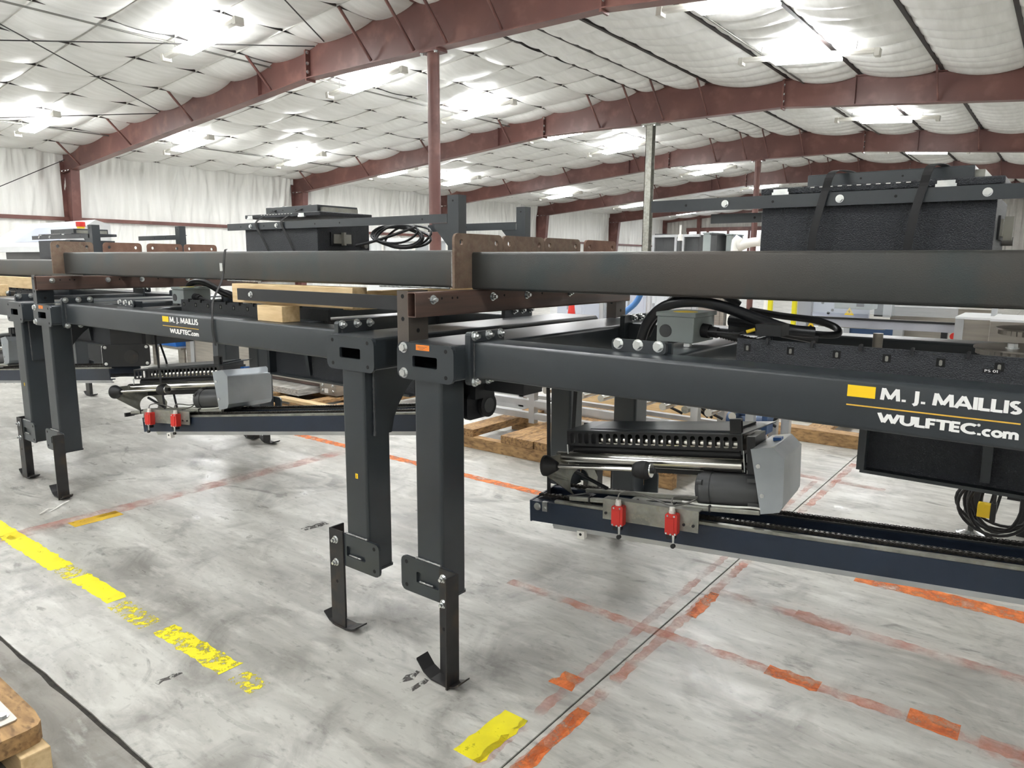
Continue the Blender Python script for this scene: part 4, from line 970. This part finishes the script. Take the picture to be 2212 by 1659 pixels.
# ---- silver conveyor frame
cv = thing('conveyor_frame', 'silver aluminium conveyor frame behind the right front leg', 'conveyor', (-3.0, 5.4, .166))
yC = 5.15
def railpx(px0, py0, px1, hgt, y, name, m=alu, dep=.06):
    a = at(px0, py0, y=y); b = at(px1, py0+(px1-px0)*(py0-565)/(px0+950), y=y)
    return obj(name, MB().box(a.x, b.x, y, y+dep, a.z-hgt, a.z), m, cv, True)
railpx(1045, 850, 1640, .055, yC, 'side_rail'); railpx(1045, 876, 1640, .055, yC, 'base_rail')
railpx(1045, 838, 1640, .035, yC+.55, 'rear_rail'); railpx(1045, 861, 1640, .05, yC+.55, 'rear_base_rail')
for px in (1050, 1148, 1500, 1620):
    a = at(px, 880, y=yC); obj('frame_post', MB().box(a.x-.03, a.x+.03, yC-.002, yC+.06, .166, .62), alu, cv, True)
    obj('frame_post', MB().box(a.x-.03, a.x+.03, yC+.55, yC+.61, .166, .62), alu, cv, True)
za = at(1148, 838, y=yC+.1).z
for k in range(12):
    x = -4.0+k*.19
    obj('conveyor_roller', MB().cyl((x, yC+.06, za), (x, yC+.55, za), .03, n=14), chrome if k % 3 else galv, cv, True)
obj('cross_brace', MB().tube([(-3.75, yC+.3, .30), (-3.35, yC+.3, .52)], .016, n=6), black, cv, True)
for k, px in enumerate((1068, 1076)): obj('rail_bracket', MB().box(at(px, 862, y=yC).x-.012, at(px, 862, y=yC).x+.012, yC-.01, yC, .42, .48), galv, cv, True)
timber(-4.1, -2.35, 6.42, 6.47, .0, .47, 'long pale board on edge behind the silver conveyor frame')
timber(-4.3, -2.6, 7.2, 7.35, .0, .34, 'short pale timber beyond the silver conveyor', wood)
timber(-4.1, -1.0, 6.7, 6.85, .0, .12, 'flat timber on the floor beyond the silver conveyor', wood_old)
bm_ = thing('blue_gearmotor', 'small blue gearmotor beyond the right carriage guard', 'motor', (-1.83, 5.35, .36))
obj('motor_body', MB().cyl((-.16, 0, .06), (.12, 0, .06), .055, n=16), blue_m, bm_); obj('motor_flange', MB().box(.12, .16, -.07, .07, -.01, .13), blue_m, bm_); obj('terminal_box', MB().box(-.08, .02, -.04, .04, .11, .16), blue_m, bm_)
wm_ = MB()
for k in range(9):
    x = -2.5+k*.10; wm_.tube(smooth_path([(x, 5.6, .70), (x+random.uniform(-.1, .1), 5.55, .55), (x+random.uniform(-.15, .15), 5.5, .45), (x+random.uniform(-.2, .2), 5.55, .36)]), .012, n=5)
top('loose_cables', wm_, rubber, 'tangle of black cables hanging beyond the right carriage', 'cables')
# ---- black support legs and hanging cables behind the right frame
lv = thing('levelling_leg', 'dark levelling leg with a round foot under the hanging panel', 'machine leg', (-.32, 4.956, 0))
obj('leg_tube', MB().cyl((0, 0, .16), (0, 0, .62), .045, n=16), foot_steel, lv); obj('leg_sleeve', MB().cyl((0, 0, .09), (0, 0, .2), .05, .045, n=8, smooth=False), mill, lv)
obj('leg_screw', MB().cyl((0, 0, .02), (0, 0, .1), .016, n=10), mill, lv); obj('foot_disc', MB().lathe((0, 0, 0), (0, 0, 1), [(0, .075), (.012, .075), (.03, .03)], 20), zinc, lv)
lv2 = thing('levelling_leg', 'farther levelling leg half hidden by hanging cables', 'machine leg', (-.19, 6.1, 0))
obj('leg_tube', MB().cyl((0, 0, .05), (0, 0, .72), .03, n=12), alu, lv2); obj('foot_disc', MB().lathe((0, 0, 0), (0, 0, 1), [(0, .10), (.012, .10), (.05, .03)], 20), zinc, lv2)
cc = MB()
for k in range(7):
    q0 = at(2148, 1092, y=4.55); c0 = Vector((q0.x+random.uniform(-.04, .06), 4.50+.02*k, q0.z+random.uniform(-.02, .03))); a, b = .15+random.uniform(-.04, .05), .16+random.uniform(-.03, .03); ph = random.uniform(-.5, .5)
    cc.tube([c0+Vector((a*math.cos(t), .02*math.sin(2*t), b*math.sin(t)+.04*math.cos(t)*ph)) for t in [2*math.pi*i/28 for i in range(29)]], .0085, n=6)
for x in (-.05, .0, .03): cc.tube(smooth_path([(q0.x+x, 4.6, q0.z+.42), (q0.x+x+.02, 4.6, q0.z+.25), (q0.x+x-.01, 4.58, q0.z+.05), (q0.x+x-.03, 4.56, q0.z-.08)]), .008, n=6)
top('cable_coil', cc, rubber, 'big coil of black cable hanging under the right panel', 'cable coil')
ya, yb = at(2112, 1087, y=4.44), at(2137, 1121, y=4.44)
box_thing('yellow_box', [('box_shell', (ya.x, yb.x, 4.44, 4.49, yb.z, ya.z), yellow, .004), ('box_side', (yb.x, yb.x+.025, 4.44, 4.49, yb.z-.02, ya.z+.01), black), ('box_tab', (ya.x+.01, ya.x+.03, 4.435, 4.44, ya.z-.015, ya.z+.008), yellow), ('box_hanger', (yb.x+.005, yb.x+.02, 4.45, 4.48, ya.z+.01, .89), black)], 'yellow plastic box among the hanging black cables', 'box')
box_thing('black_tray', [('tray_floor', (-.16, .6, 4.95, 5.3, .26, .30), black, .004), ('tray_lip', (-.16, .6, 4.94, 4.95, .26, .32), black), ('tray_leg', (-.1, -.05, 5.1, 5.15, 0, .26), black), ('tray_leg', (.5, .55, 5.1, 5.15, 0, .26), black)], 'black tray low behind the hanging cables', 'tray')
# ---- guarded stainless machine seen between the right beams
gx = thing('guarded_machine', 'stainless packaging machine behind clear guards beyond the right frame', 'machine', (-1.0, 6.2, 0))
def gpx(name, x0, y0, x1, y1, yy, dep, m, bv=0):
    a = at(x0, y0, y=yy); b = at(x1, y1, y=yy)
    o = obj(name, MB().box(a.x, b.x, yy, yy+dep, b.z, a.z), m, gx, True)
    if bv: bevel(o, bv)
    return o
alu_dull = mat('dull_aluminium_rail', (176, 178, 186), (160, 162, 170), scale=4, rough=0.45, metal=0.4)
pale_panel = mat('pale_blue_grey_panel', (176, 182, 198), (164, 170, 186), scale=2, rough=0.45)
def grail(name, px0, py0, px1, hpx, yy, dep, m):
    a = at(px0, py0, y=yy); c = at(px0, py0+hpx, y=yy); b = at(px1, py0, y=yy)
    return obj(name, MB().box(a.x, b.x, yy, yy+dep, c.z, a.z), m, gx, True)
grail('guard_rail', 1742, 686, 2330, 16, 5.4, .05, alu_dull)
grail('rail_seal', 1742, 682, 2330, 4, 5.39, .04, black)
gpx('back_panel', 1750, 560, 1875, 690, 6.6, .04, pale_panel)
for (px, py) in ((1768, 650), (1777, 654), (1798, 670), (1789, 676)):
    c = at(px, py, y=6.595); obj('panel_hole_shade', MB().cyl(c, c+Vector((0, .004, 0)), .012, n=10), hole_shade_print, gx, True)  # dark disc painted as the shade of a hole
eb2 = gpx('switch_enclosure', 1806, 600, 1884, 670, 6.2, .2, enclosure, .01); gpx('enclosure_slot', 1855, 600, 1866, 663, 6.19, .012, black)
gpx('drive_cover', 1895, 600, 1925, 685, 6.5, .1, motor_m); gpx('inner_post', 1914, 600, 1922, 686, 6.1, .05, alu)
tri = MB(); c = at(1834, 680, y=6.18); tri.prism([(c.x-.036, c.z-.002), (c.x+.036, c.z-.002), (c.x, c.z+.058)], 'y', 6.178, 6.182); tw = obj('warning_triangle', tri, yellow, gx, True)
bolt_sign = MB(); bolt_sign.prism([(c.x+.003, c.z+.042), (c.x-.009, c.z+.022), (c.x+.001, c.z+.024), (c.x-.004, c.z+.006), (c.x+.010, c.z+.028), (c.x, c.z+.026)], 'y', 6.176, 6.1785); obj('lightning_mark', bolt_sign, hole_shade_print, tw, True)
c = at(1751, 711, y=5.38); tri = MB(); tri.prism([(c.x-.034, c.z), (c.x+.034, c.z), (c.x, c.z+.058)], 'y', 5.376, 5.38); t2 = obj('warning_triangle', tri, yellow, gx, True)
obj('figure_mark', MB().cyl((c.x, 5.3745, c.z+.02), (c.x, 5.3765, c.z+.02), .009, n=10), hole_shade_print, t2, True)
gpx('clear_guard', 1745, 560, 2068, 688, 5.42, .006, clear)
gpx('guard_post', 1730, 560, 1745, 760, 5.40, .05, glass('frosted_corner_post', (170, 172, 178), 0.6, 0.2))
grail('rear_beam', 1925, 650, 2170, 9, 6.9, .06, stainless); grail('rear_sheet', 1925, 662, 2150, 40, 7.0, .03, stainless)
gpx('lower_cabinet', 1948, 704, 2035, 800, 6.0, .4, stainless, .004); gpx('frame_leg', 1930, 700, 1942, 800, 5.9, .06, alu); gpx('frame_leg', 2034, 706, 2038, 800, 5.9, .05, black)
gpx('left_cabinet', 1745, 704, 1815, 800, 6.1, .3, white_m, .004)
for k, (px, w) in enumerate(((1812, 118),)): grail('blue_drive', px, 698, px+w, 24, 6.3, .15, blue_m)
grail('shaft_bar', 1768, 701, 1912, 4, 5.9, .02, galv)
pb = gpx('stainless_hood', 2068, 690, 2139, 770, 5.0, .35, stainless, .003); gpx('hood_edge', 2064, 688, 2074, 770, 4.995, .05, alu); grail('hood_top', 2064, 684, 2150, 5, 5.0, .5, white_m)
gpx('roller_hood', 2139, 694, 2340, 770, 4.7, .5, stainless, .004); grail('roller_hood_top', 2139, 689, 2340, 5, 4.7, .5, white_m); gpx('hood_window', 2187, 709, 2260, 727, 4.69, .012, hole_shade_print)
gpx('hood_foot', 2143, 660, 2153, 686, 5.2, .05, alu)
rb = at(2060, 727, y=5.2); obj('red_knob', MB().cyl(rb, rb+Vector((0, .05, 0)), .022, n=14), red_switch, gx, True)
for px, nm in ((1669, 'left'), (1722, 'right')):
    a = at(px, 560, y=5.5); b = at(px, 720 if px > 1700 else 670, y=5.5)
    yl = mat('safety_yellow_'+nm, (238, 226, 40), None, rough=0.4)
    top('light_curtain', MB().prism(rr(a.x-.016, a.x+.016, 5.5, 5.535, .005, 2), 'z', .75, 1.62), yl, 'yellow light curtain post, %s one of two behind the right frame' % nm, 'safety post', 'yellow safety posts')
    top('curtain_stand', MB().box(a.x-.03, a.x+.03, 5.49, 5.55, 0, .75), alu, 'aluminium stand under the %s yellow safety post' % nm, 'stand', 'stands of the safety posts')
# ---- hazy guard panels, crates and hoses between the beams left of that
for k, (px0, px1, yy) in enumerate(((1190, 1300, 9.0), (1302, 1400, 9.0), (1402, 1500, 8.8))):
    a = at(px0, 560, y=yy); b = at(px1, 700, y=yy)
    t = thing('guard_panel', 'clear plastic guard panel with grey posts, %s from the left between the beams' % ordn(k), 'guard panel', ((a.x+b.x)/2, yy, 0), group='clear guard panels beyond the frames')
    obj('clear_sheet', MB().box(a.x, b.x, yy, yy+.006, .3, 1.72), clear, t, True); obj('panel_post', MB().box(b.x-.03, b.x+.03, yy-.03, yy+.03, 0, 1.75), alu, t, True); obj('panel_rail', MB().box(a.x, b.x, yy-.02, yy+.03, .28, .34), alu, t, True)
crate_specs = [(1205, 1262, 560, 700, 10.5, pale_panel, 'pale grey cabinet behind the left guard panel'), (1268, 1330, 580, 700, 11.5, motor_m, 'dark grey cabinet behind the middle guard panel'),
               (1335, 1395, 570, 700, 10.8, pale_panel, 'bluish cabinet behind the middle guard panel'), (1398, 1440, 600, 700, 10, white_m, 'white carton stack behind the right guard panel'), (1450, 1560, 575, 720, 9.6, stainless, 'steel machine body behind the thick hose')]
for px0, px1, py0, py1, yy, m, lb in crate_specs:
    a = at(px0, py0, y=yy); b = at(px1, py1, y=yy)
    box_thing('background_cabinet', [('cabinet_body', (a.x, b.x, yy, yy+.6, 0.0, min(a.z, 1.75)), m, .01), ('cabinet_door', (a.x+.05, (a.x+b.x)/2-.01, yy-.012, yy, .2, min(a.z, 1.75)-.1), m, .004), ('cabinet_door', ((a.x+b.x)/2+.01, b.x-.05, yy-.012, yy, .2, min(a.z, 1.75)-.1), m, .004), ('door_handle', ((a.x+b.x)/2-.06, (a.x+b.x)/2-.03, yy-.03, yy-.012, .8, 1.0), black)], lb, 'cabinet', 'cabinets beyond the frames')
bh = mat('blue_hose', (70, 120, 180), None, rough=0.4)
P = [Vector((at(1310, 700, y=7.5).x, 7.5, .02))]+[at(*p, y=7.5) for p in ((1318, 700), (1345, 678), (1372, 655), (1385, 630), (1388, 600))]
top('blue_hose', MB().tube(smooth_path(P), .035, n=10), bh, 'blue hose rising behind the end of the brown tube', 'hose')
for px, py, yy, lb in ((1235, 650, 8.0, 'orange cone tip seen under the brown tube'), (1325, 678, 8.0, 'orange cone tip beside the far upright')):
    c = at(px, py, y=yy); t = thing('traffic_cone', lb, 'cone', (c.x, yy, 0), group='orange cones in the background')
    om = orange_tag; obj('cone_body', MB().cyl((0, 0, .03), (0, 0, c.z+.12), .15, .02, n=18), red_switch, t); obj('cone_base', MB().box(-.2, .2, -.2, .2, 0, .03), red_switch, t); obj('cone_band', MB().cyl((0, 0, c.z*.7), (0, 0, c.z*.85), .07, .05, n=18), white_p, t)
# ---- machine tops above the right beam, left of the big cabinet
tops = [(1416, 1432, 508, 11.0, 'grey enclosure top at far left of the machine row', motor_m), (1433, 1462, 512, 11.0, 'wide grey enclosure above the beam next to the silver column', motor_m), (1478, 1508, 510, 11.0, 'second wide grey enclosure above the beam', motor_m),
        (1519, 1534, 505, 10.6, 'light grey tall enclosure above the beam', enclosure), (1535, 1547, 507, 10.6, 'darker narrow enclosure beside the light grey one', motor_m), (1569, 1577, 508, 10.8, 'narrow grey enclosure before the window mullion', enclosure)]
for px0, px1, py, yy, lb, m in tops:
    a = at(px0, py, y=yy); b = at(px1, 560, y=yy)
    box_thing('machine_top', [('cabinet_body', (a.x, b.x, yy, yy+.5, 1.1, a.z), m, .008), ('cabinet_lid', (a.x-.01, b.x+.01, yy-.01, yy+.51, a.z, a.z+.02), m), ('cabinet_stand', (a.x+.02, b.x-.02, yy+.05, yy+.4, 0, 1.1), motor_m)], lb, 'cabinet', 'grey enclosures above the right beam')
a = at(1410, 509, y=10.9); b = at(1512, 512, y=10.9)
tr_ = thing('overhead_rail', 'aluminium rail joining the grey enclosures above the beam', 'rail', ((a.x+b.x)/2, 10.9, 1.0))
obj('rail', MB().box(a.x, b.x, 10.88, 10.93, a.z-.03, a.z+.01), alu, tr_, True)
for px in (1413, 1461, 1477): x = at(px, 510, y=10.9).x; obj('rail_post', MB().box(x-.02, x+.02, 10.88, 10.93, 0, a.z-.03), alu, tr_, True)
pz = at(1594, 508, y=9.8); vp = thing('exhaust_pipe', 'blue grey round pipe standing before the end window', 'pipe', (pz.x, 9.8, 0))
pm_ = mat('blue_grey_pipe', (94, 104, 116), None, rough=0.5)
obj('pipe', MB().cyl((0, 0, 0), (0, 0, pz.z), .045, n=16), pm_, vp); obj('pipe_collar', MB().cyl((0, 0, pz.z-.05), (0, 0, pz.z), .055, n=16), pm_, vp)
P = [at(*p, y=8.0) for p in ((1588, 545), (1600, 533), (1618, 525), (1640, 523), (1665, 530))]
P = [Vector((P[0].x, 8.0, 0.05))]+P+[Vector((P[-1].x+.02, 8.0, .05))]
top('white_duct', MB().tube(smooth_path(P), .05, n=14), white_p, 'white curved duct at the left of the big cabinet', 'duct')
bt = at(1469, 520, y=9.9); bo = thing('signal_lamp', 'white and grey signal lamp standing above the beam', 'lamp', (bt.x, 9.9, 0))
obj('lamp_pole', MB().cyl((0, 0, 0), (0, 0, bt.z), .03, n=12), motor_m, bo); obj('lamp_body', MB().cyl((0, 0, bt.z), (0, 0, bt.z+.09), .04, .03, n=14), white_p, bo); obj('lamp_tip', MB().cyl((0, 0, bt.z+.09), (0, 0, bt.z+.22), .016, n=10), white_p, bo)
# ---- white glazed units far left of the ridge column, and the stainless things under the middle frame
wy = 15.0; a = at(795, 516, y=wy); b = at(1005, 560, y=wy)
gl_ = thing('glazed_unit', 'white framed glazed office unit behind the cable coil', 'office unit', ((a.x+b.x)/2, wy+.6, 0))
obj('unit_roof', MB().box(a.x, b.x, wy-.1, wy+2, a.z-.1, a.z), white_m, gl_, True); obj('unit_base', MB().box(a.x, b.x, wy, wy+2, 0, 1.3), white_m, gl_, True); obj('unit_back', MB().box(a.x, b.x, wy+1.9, wy+2, 1.3, a.z-.1), white_m, gl_, True)
n = 6
for k in range(n+1):
    x = a.x+(b.x-a.x)*k/n; obj('unit_mullion', MB().box(x-.05, x+.05, wy-.02, wy+.06, 1.3, a.z-.1), white_p, gl_, True)
    if k < n: obj('unit_pane', MB().box(x+.05, x+(b.x-a.x)/n-.05, wy, wy+.01, 1.3, a.z-.1), clear, gl_, True)
sb = thing('stainless_plinth', 'long stainless machine base with corner blocks on the pale skid', 'machine base', (-6.8, 5.3, .13))
bevel(obj('base_body', MB().box(-8.2, -6.45, 5.0, 6.0, .24, .62), stainless, sb, True), .006)
cbk = obj('corner_block', MB().box(-6.48, -6.2, 4.95, 5.25, .145, .62), stainless, sb, True)
for x in (-6.43, -6.26):
    for z in (.19, .25): bolt(cbk, (x+6.8, -.35, z-.13), (0, -1, 0), .012, .008)
obj('block_label', MB().box(-6.40, -6.34, 4.948, 4.95, .165, .215), white_p, cbk, True)
obj('base_slot', MB().box(-8.2, -6.48, 5.02, 5.05, .205, .24), brown_tube, sb, True)
wrapm = mat('clear_film_wrap', (206, 204, 198), (150, 148, 144), scale=8, rough=0.2, stretch=(3, 1, 9))
top('film_wrapped_load', MB().box(-8.2, -6.6, 4.75, 6.0, .131, .20), wrapm, 'film wrapped bundle lying under the stainless base', 'bundle')
sd = thing('stainless_stand', 'stainless stand with a blue bin under the middle frame', 'stand', (-10.65, 5.6, 0))
for x in (-11.15, -10.35):
    for y in (5.4, 5.8): obj('stand_leg', MB().box(x, x+.14, y, y+.03, 0, .32), stainless, sd, True)
obj('stand_top', MB().box(-11.3, -10.2, 5.35, 5.9, .30, .33), stainless, sd, True)
bb = thing('blue_bin', 'blue plastic bin on the stainless stand', 'bin', (-10.8, 5.6, .33))
obj('bin_body', MB().prism([(5.4, .33), (5.8, .33), (5.84, .53), (5.36, .53)], 'x', -11.25, -10.42), blue_p, bb, True); obj('bin_rim', MB().box(-11.28, -10.39, 5.34, 5.86, .53, .56), blue_p, bb, True)
box_thing('stainless_cabinet', [('cabinet_body', (-10.15, -9.35, 5.4, 5.9, .05, .62), stainless, .006), ('cabinet_strip', (-10.0, -9.9, 5.385, 5.4, .05, .6), alu), ('cabinet_foot', (-10.1, -10.0, 5.45, 5.55, 0, .05), alu), ('cabinet_foot', (-9.5, -9.4, 5.45, 5.55, 0, .05), alu)], 'stainless cabinet beside the blue bin under the middle frame', 'cabinet')
box_thing('dark_cabinet', [('cabinet_body', (-9.25, -8.35, 5.3, 5.8, .03, .75), paint, .006), ('cabinet_flange', (-8.42, -8.30, 5.27, 5.30, .03, .75), black), ('cabinet_foot', (-9.2, -9.1, 5.4, 5.5, 0, .03), alu)], 'dark cabinet right of the stainless one under the middle frame', 'cabinet')
# white operator panel at the left edge
a = at(-40, 484, y=4.2); b = at(120, 530, y=4.2)
op = thing('operator_panel', 'white tilted operator panel at the left picture edge', 'control panel', ((a.x+b.x)/2, 4.3, 0))
obj('panel_case', MB().prism([(4.2, 1.70), (4.2, 1.78), (4.75, 2.16), (4.95, 2.10), (4.95, 1.70)], 'x', a.x, b.x), white_m, op, True)
sl = MB(); sl.add([(a.x+1.0, 4.29, 1.848), (b.x-.15, 4.29, 1.848), (b.x-.15, 4.62, 2.076), (a.x+1.0, 4.62, 2.076)], [(0, 1, 2, 3)])
obj('panel_screen', sl, pale_panel, op, True); obj('panel_pedestal', MB().box(a.x+.3, b.x-.3, 4.4, 4.8, 0, 1.70), motor_m, op, True)
# ================================================================== FLOOR MARKS AND LOOSE BITS
yel = paint_worn('worn_yellow_paint', (240, 226, 20), (226, 212, 20), .36, 14)
yel_thin = paint_worn('nearly_gone_yellow_paint', (236, 222, 30), (222, 208, 30), .53, 26, .03)
yel_old = paint_worn('dirty_yellow_paint', (214, 178, 34), (190, 152, 40), .36, 18)
org = paint_worn('worn_orange_paint', (244, 142, 70), (232, 124, 62), .47, 8, .13, .6, .85)
org_thin = paint_worn('faded_orange_paint', (244, 150, 116), (232, 132, 100), .58, 5, .16, .6, .5)
red_thin = paint_worn('faded_red_paint', (240, 148, 126), (226, 136, 118), .60, 5, .18, .6, .4)
def stripe(x0, x1, y0, y1, m, label, z=.0012, rag=.004, group='worn floor paint lines', yaw=0):
    L = max(x1-x0, y1-y0); n = max(4, int(L/.025)); alongx = (x1-x0) >= (y1-y0); lo = []; hi = []
    for i in range(n+1):
        t = i/n
        if alongx: lo.append((x0+(x1-x0)*t, y0+random.gauss(0, rag))); hi.append((x0+(x1-x0)*t, y1+random.gauss(0, rag)))
        else: lo.append((x1+random.gauss(0, rag), y0+(y1-y0)*t)); hi.append((x0+random.gauss(0, rag), y0+(y1-y0)*t))
    mb = MB(); mb.prism(lo+hi[::-1], 'z', 0.0002, z)
    o = top('floor_stripe', mb, m, label, 'floor marking', group)
    return o
stripe(-6.2, -4.05, 1.345, 1.452, yel, 'solid yellow floor line at the left edge')
stripe(-4.05, -3.86, 1.35, 1.45, yel_thin, 'flaking gap in the yellow floor line')
stripe(-3.86, -3.44, 1.36, 1.455, yel, 'solid yellow patch ending the line left of the legs')
stripe(-3.40, -3.08, 1.34, 1.44, yel_thin, 'speckled remains of the yellow line')
stripe(-3.0, -2.48, 1.36, 1.46, paint_worn('half_gone_yellow_paint', (238, 224, 26), (224, 210, 26), .47, 16, .04), 'half worn yellow patch in front of the legs')
stripe(-2.42, -2.27, 1.36, 1.45, yel_thin, 'last speckled yellow patch before the legs')
stripe(-4.73, -4.62, 1.69, 1.975, yel_old, 'short dirty yellow dash by the white cable tie', rag=.002)
stripe(-1.463, -1.352, 1.60, 1.875, yel, 'bright yellow dash at the bottom beside the joint', rag=.003)
stripe(-1.62, -1.30, 1.20, 1.33, yel, 'yellow mark cut off by the bottom picture edge', rag=.003)
stripe(-6.6, -2.72, 3.94, 4.02, org, 'long orange floor line passing behind the left legs')
stripe(-2.7, -1.45, 3.95, 4.03, org_thin, 'faded end of the long orange line')
stripe(-.72, 1.6, 3.83, 3.96, org, 'bright orange floor line under the right arm')
stripe(-2.1, .6, 2.70, 2.76, org_thin, 'faint orange line across the right foreground')
stripe(-.80, -.60, 2.69, 2.77, org, 'brighter orange patch in the right foreground line')
stripe(-.30, -.14, 2.70, 2.80, org, 'orange patch near the bottom right of the floor')
stripe(-.08, .7, 2.66, 2.78, org_thin, 'pale orange patch at the right bottom corner')
stripe(-1.25, 1.4, 3.24, 3.31, red_thin, 'very faint reddish line right of the joint')
stripe(-.85, -.6, 3.22, 3.33, org_thin, 'orange patch on the faint reddish line')
stripe(-1.262, -1.215, 1.2, 6.2, org_thin, 'orange streak along the right of the floor joint')
stripe(-1.258, -1.205, 1.55, 2.05, org, 'strong orange streak by the joint near the bottom')
stripe(-1.250, -1.195, 2.95, 3.25, org, 'orange blotch by the joint ahead of the right arm')
stripe(-1.375, -1.335, 1.2, 5.5, red_thin, 'thin reddish streak along the left of the floor joint')
stripe(-1.43, -1.34, 2.12, 2.22, org, 'small orange blotch left of the joint')
stripe(-4.82, -4.68, 1.3, 4.2, red_thin, 'faded red line crossing the floor under the middle frame')
stripe(-.50, 1.5, 6.0, 6.16, org_thin, 'orange line on the floor behind the hanging panel')
stripe(-2.6, -.9, 5.55, 5.62, red_thin, 'reddish line behind the right carriage')
# tyre scuffs
scuff = paint_worn('black_scuff', (60, 58, 56), (80, 76, 72), .5, 30, .05)
for (x, y, w, h, lb) in ((-1.90, 1.76, .03, .10, 'dark rubber scuff in front of the right foot'), (-1.83, 1.75, .025, .09, 'smaller dark scuff right of the other scuff'), (-3.53, 2.52, .05, .16, 'dark scuff under the middle frame'), (-2.62, 1.18, .02, .10, 'thin black scuff in the bottom foreground')):
    stripe(x, x+w, y, y+h, scuff, lb, z=.0009, rag=.006, group='rubber scuffs')
# cable tie
zt_ = MB(); zt_.ribbon(smooth_path([(-5.15, 1.86, .010), (-5.10, 1.80, .012), (-5.06, 1.745, .006), (-5.03, 1.70, .004)]), (1, .6, 0), .010, .003); zt_.ribbon([(-5.06, 1.745, .008), (-5.075, 1.71, .012), (-5.02, 1.64, .006)], (1, .5, 0), .010, .003)
top('cable_tie', zt_, white_p, 'white used cable tie lying on the floor', 'cable tie')
# pallet corner at the bottom left
pc = thing('timber_pallet', 'pallet corner with a bolted steel strap at the bottom left', 'pallet', (-2.9, .45, 0))
top_b = MB(); top_b.prism([(-3.75, .05), (-2.41, .05), (-2.405, .69), (-2.412, .722), (-2.435, .738), (-2.50, .745), (-3.75, .745)], 'z', .105, .165)
bevel(obj('top_board', top_b, wood_old, pc, True), .006)
for y_, m_ in ((.655, wood), (.36, wood_old), (.06, wood_old)):
    bevel(obj('runner', MB().box(-3.75, -2.367, y_, y_+.082, .0, .1045), m_, pc, True), .005)
stp = obj('steel_strap', MB().prism(rr(-3.6, -2.483, .615, .692, .012, 4), 'z', .1652, .171), stainless, pc, True)
bolt(stp, (-2.535+2.9, .665-.45, .171), (0, 0, 1), .013, .006)
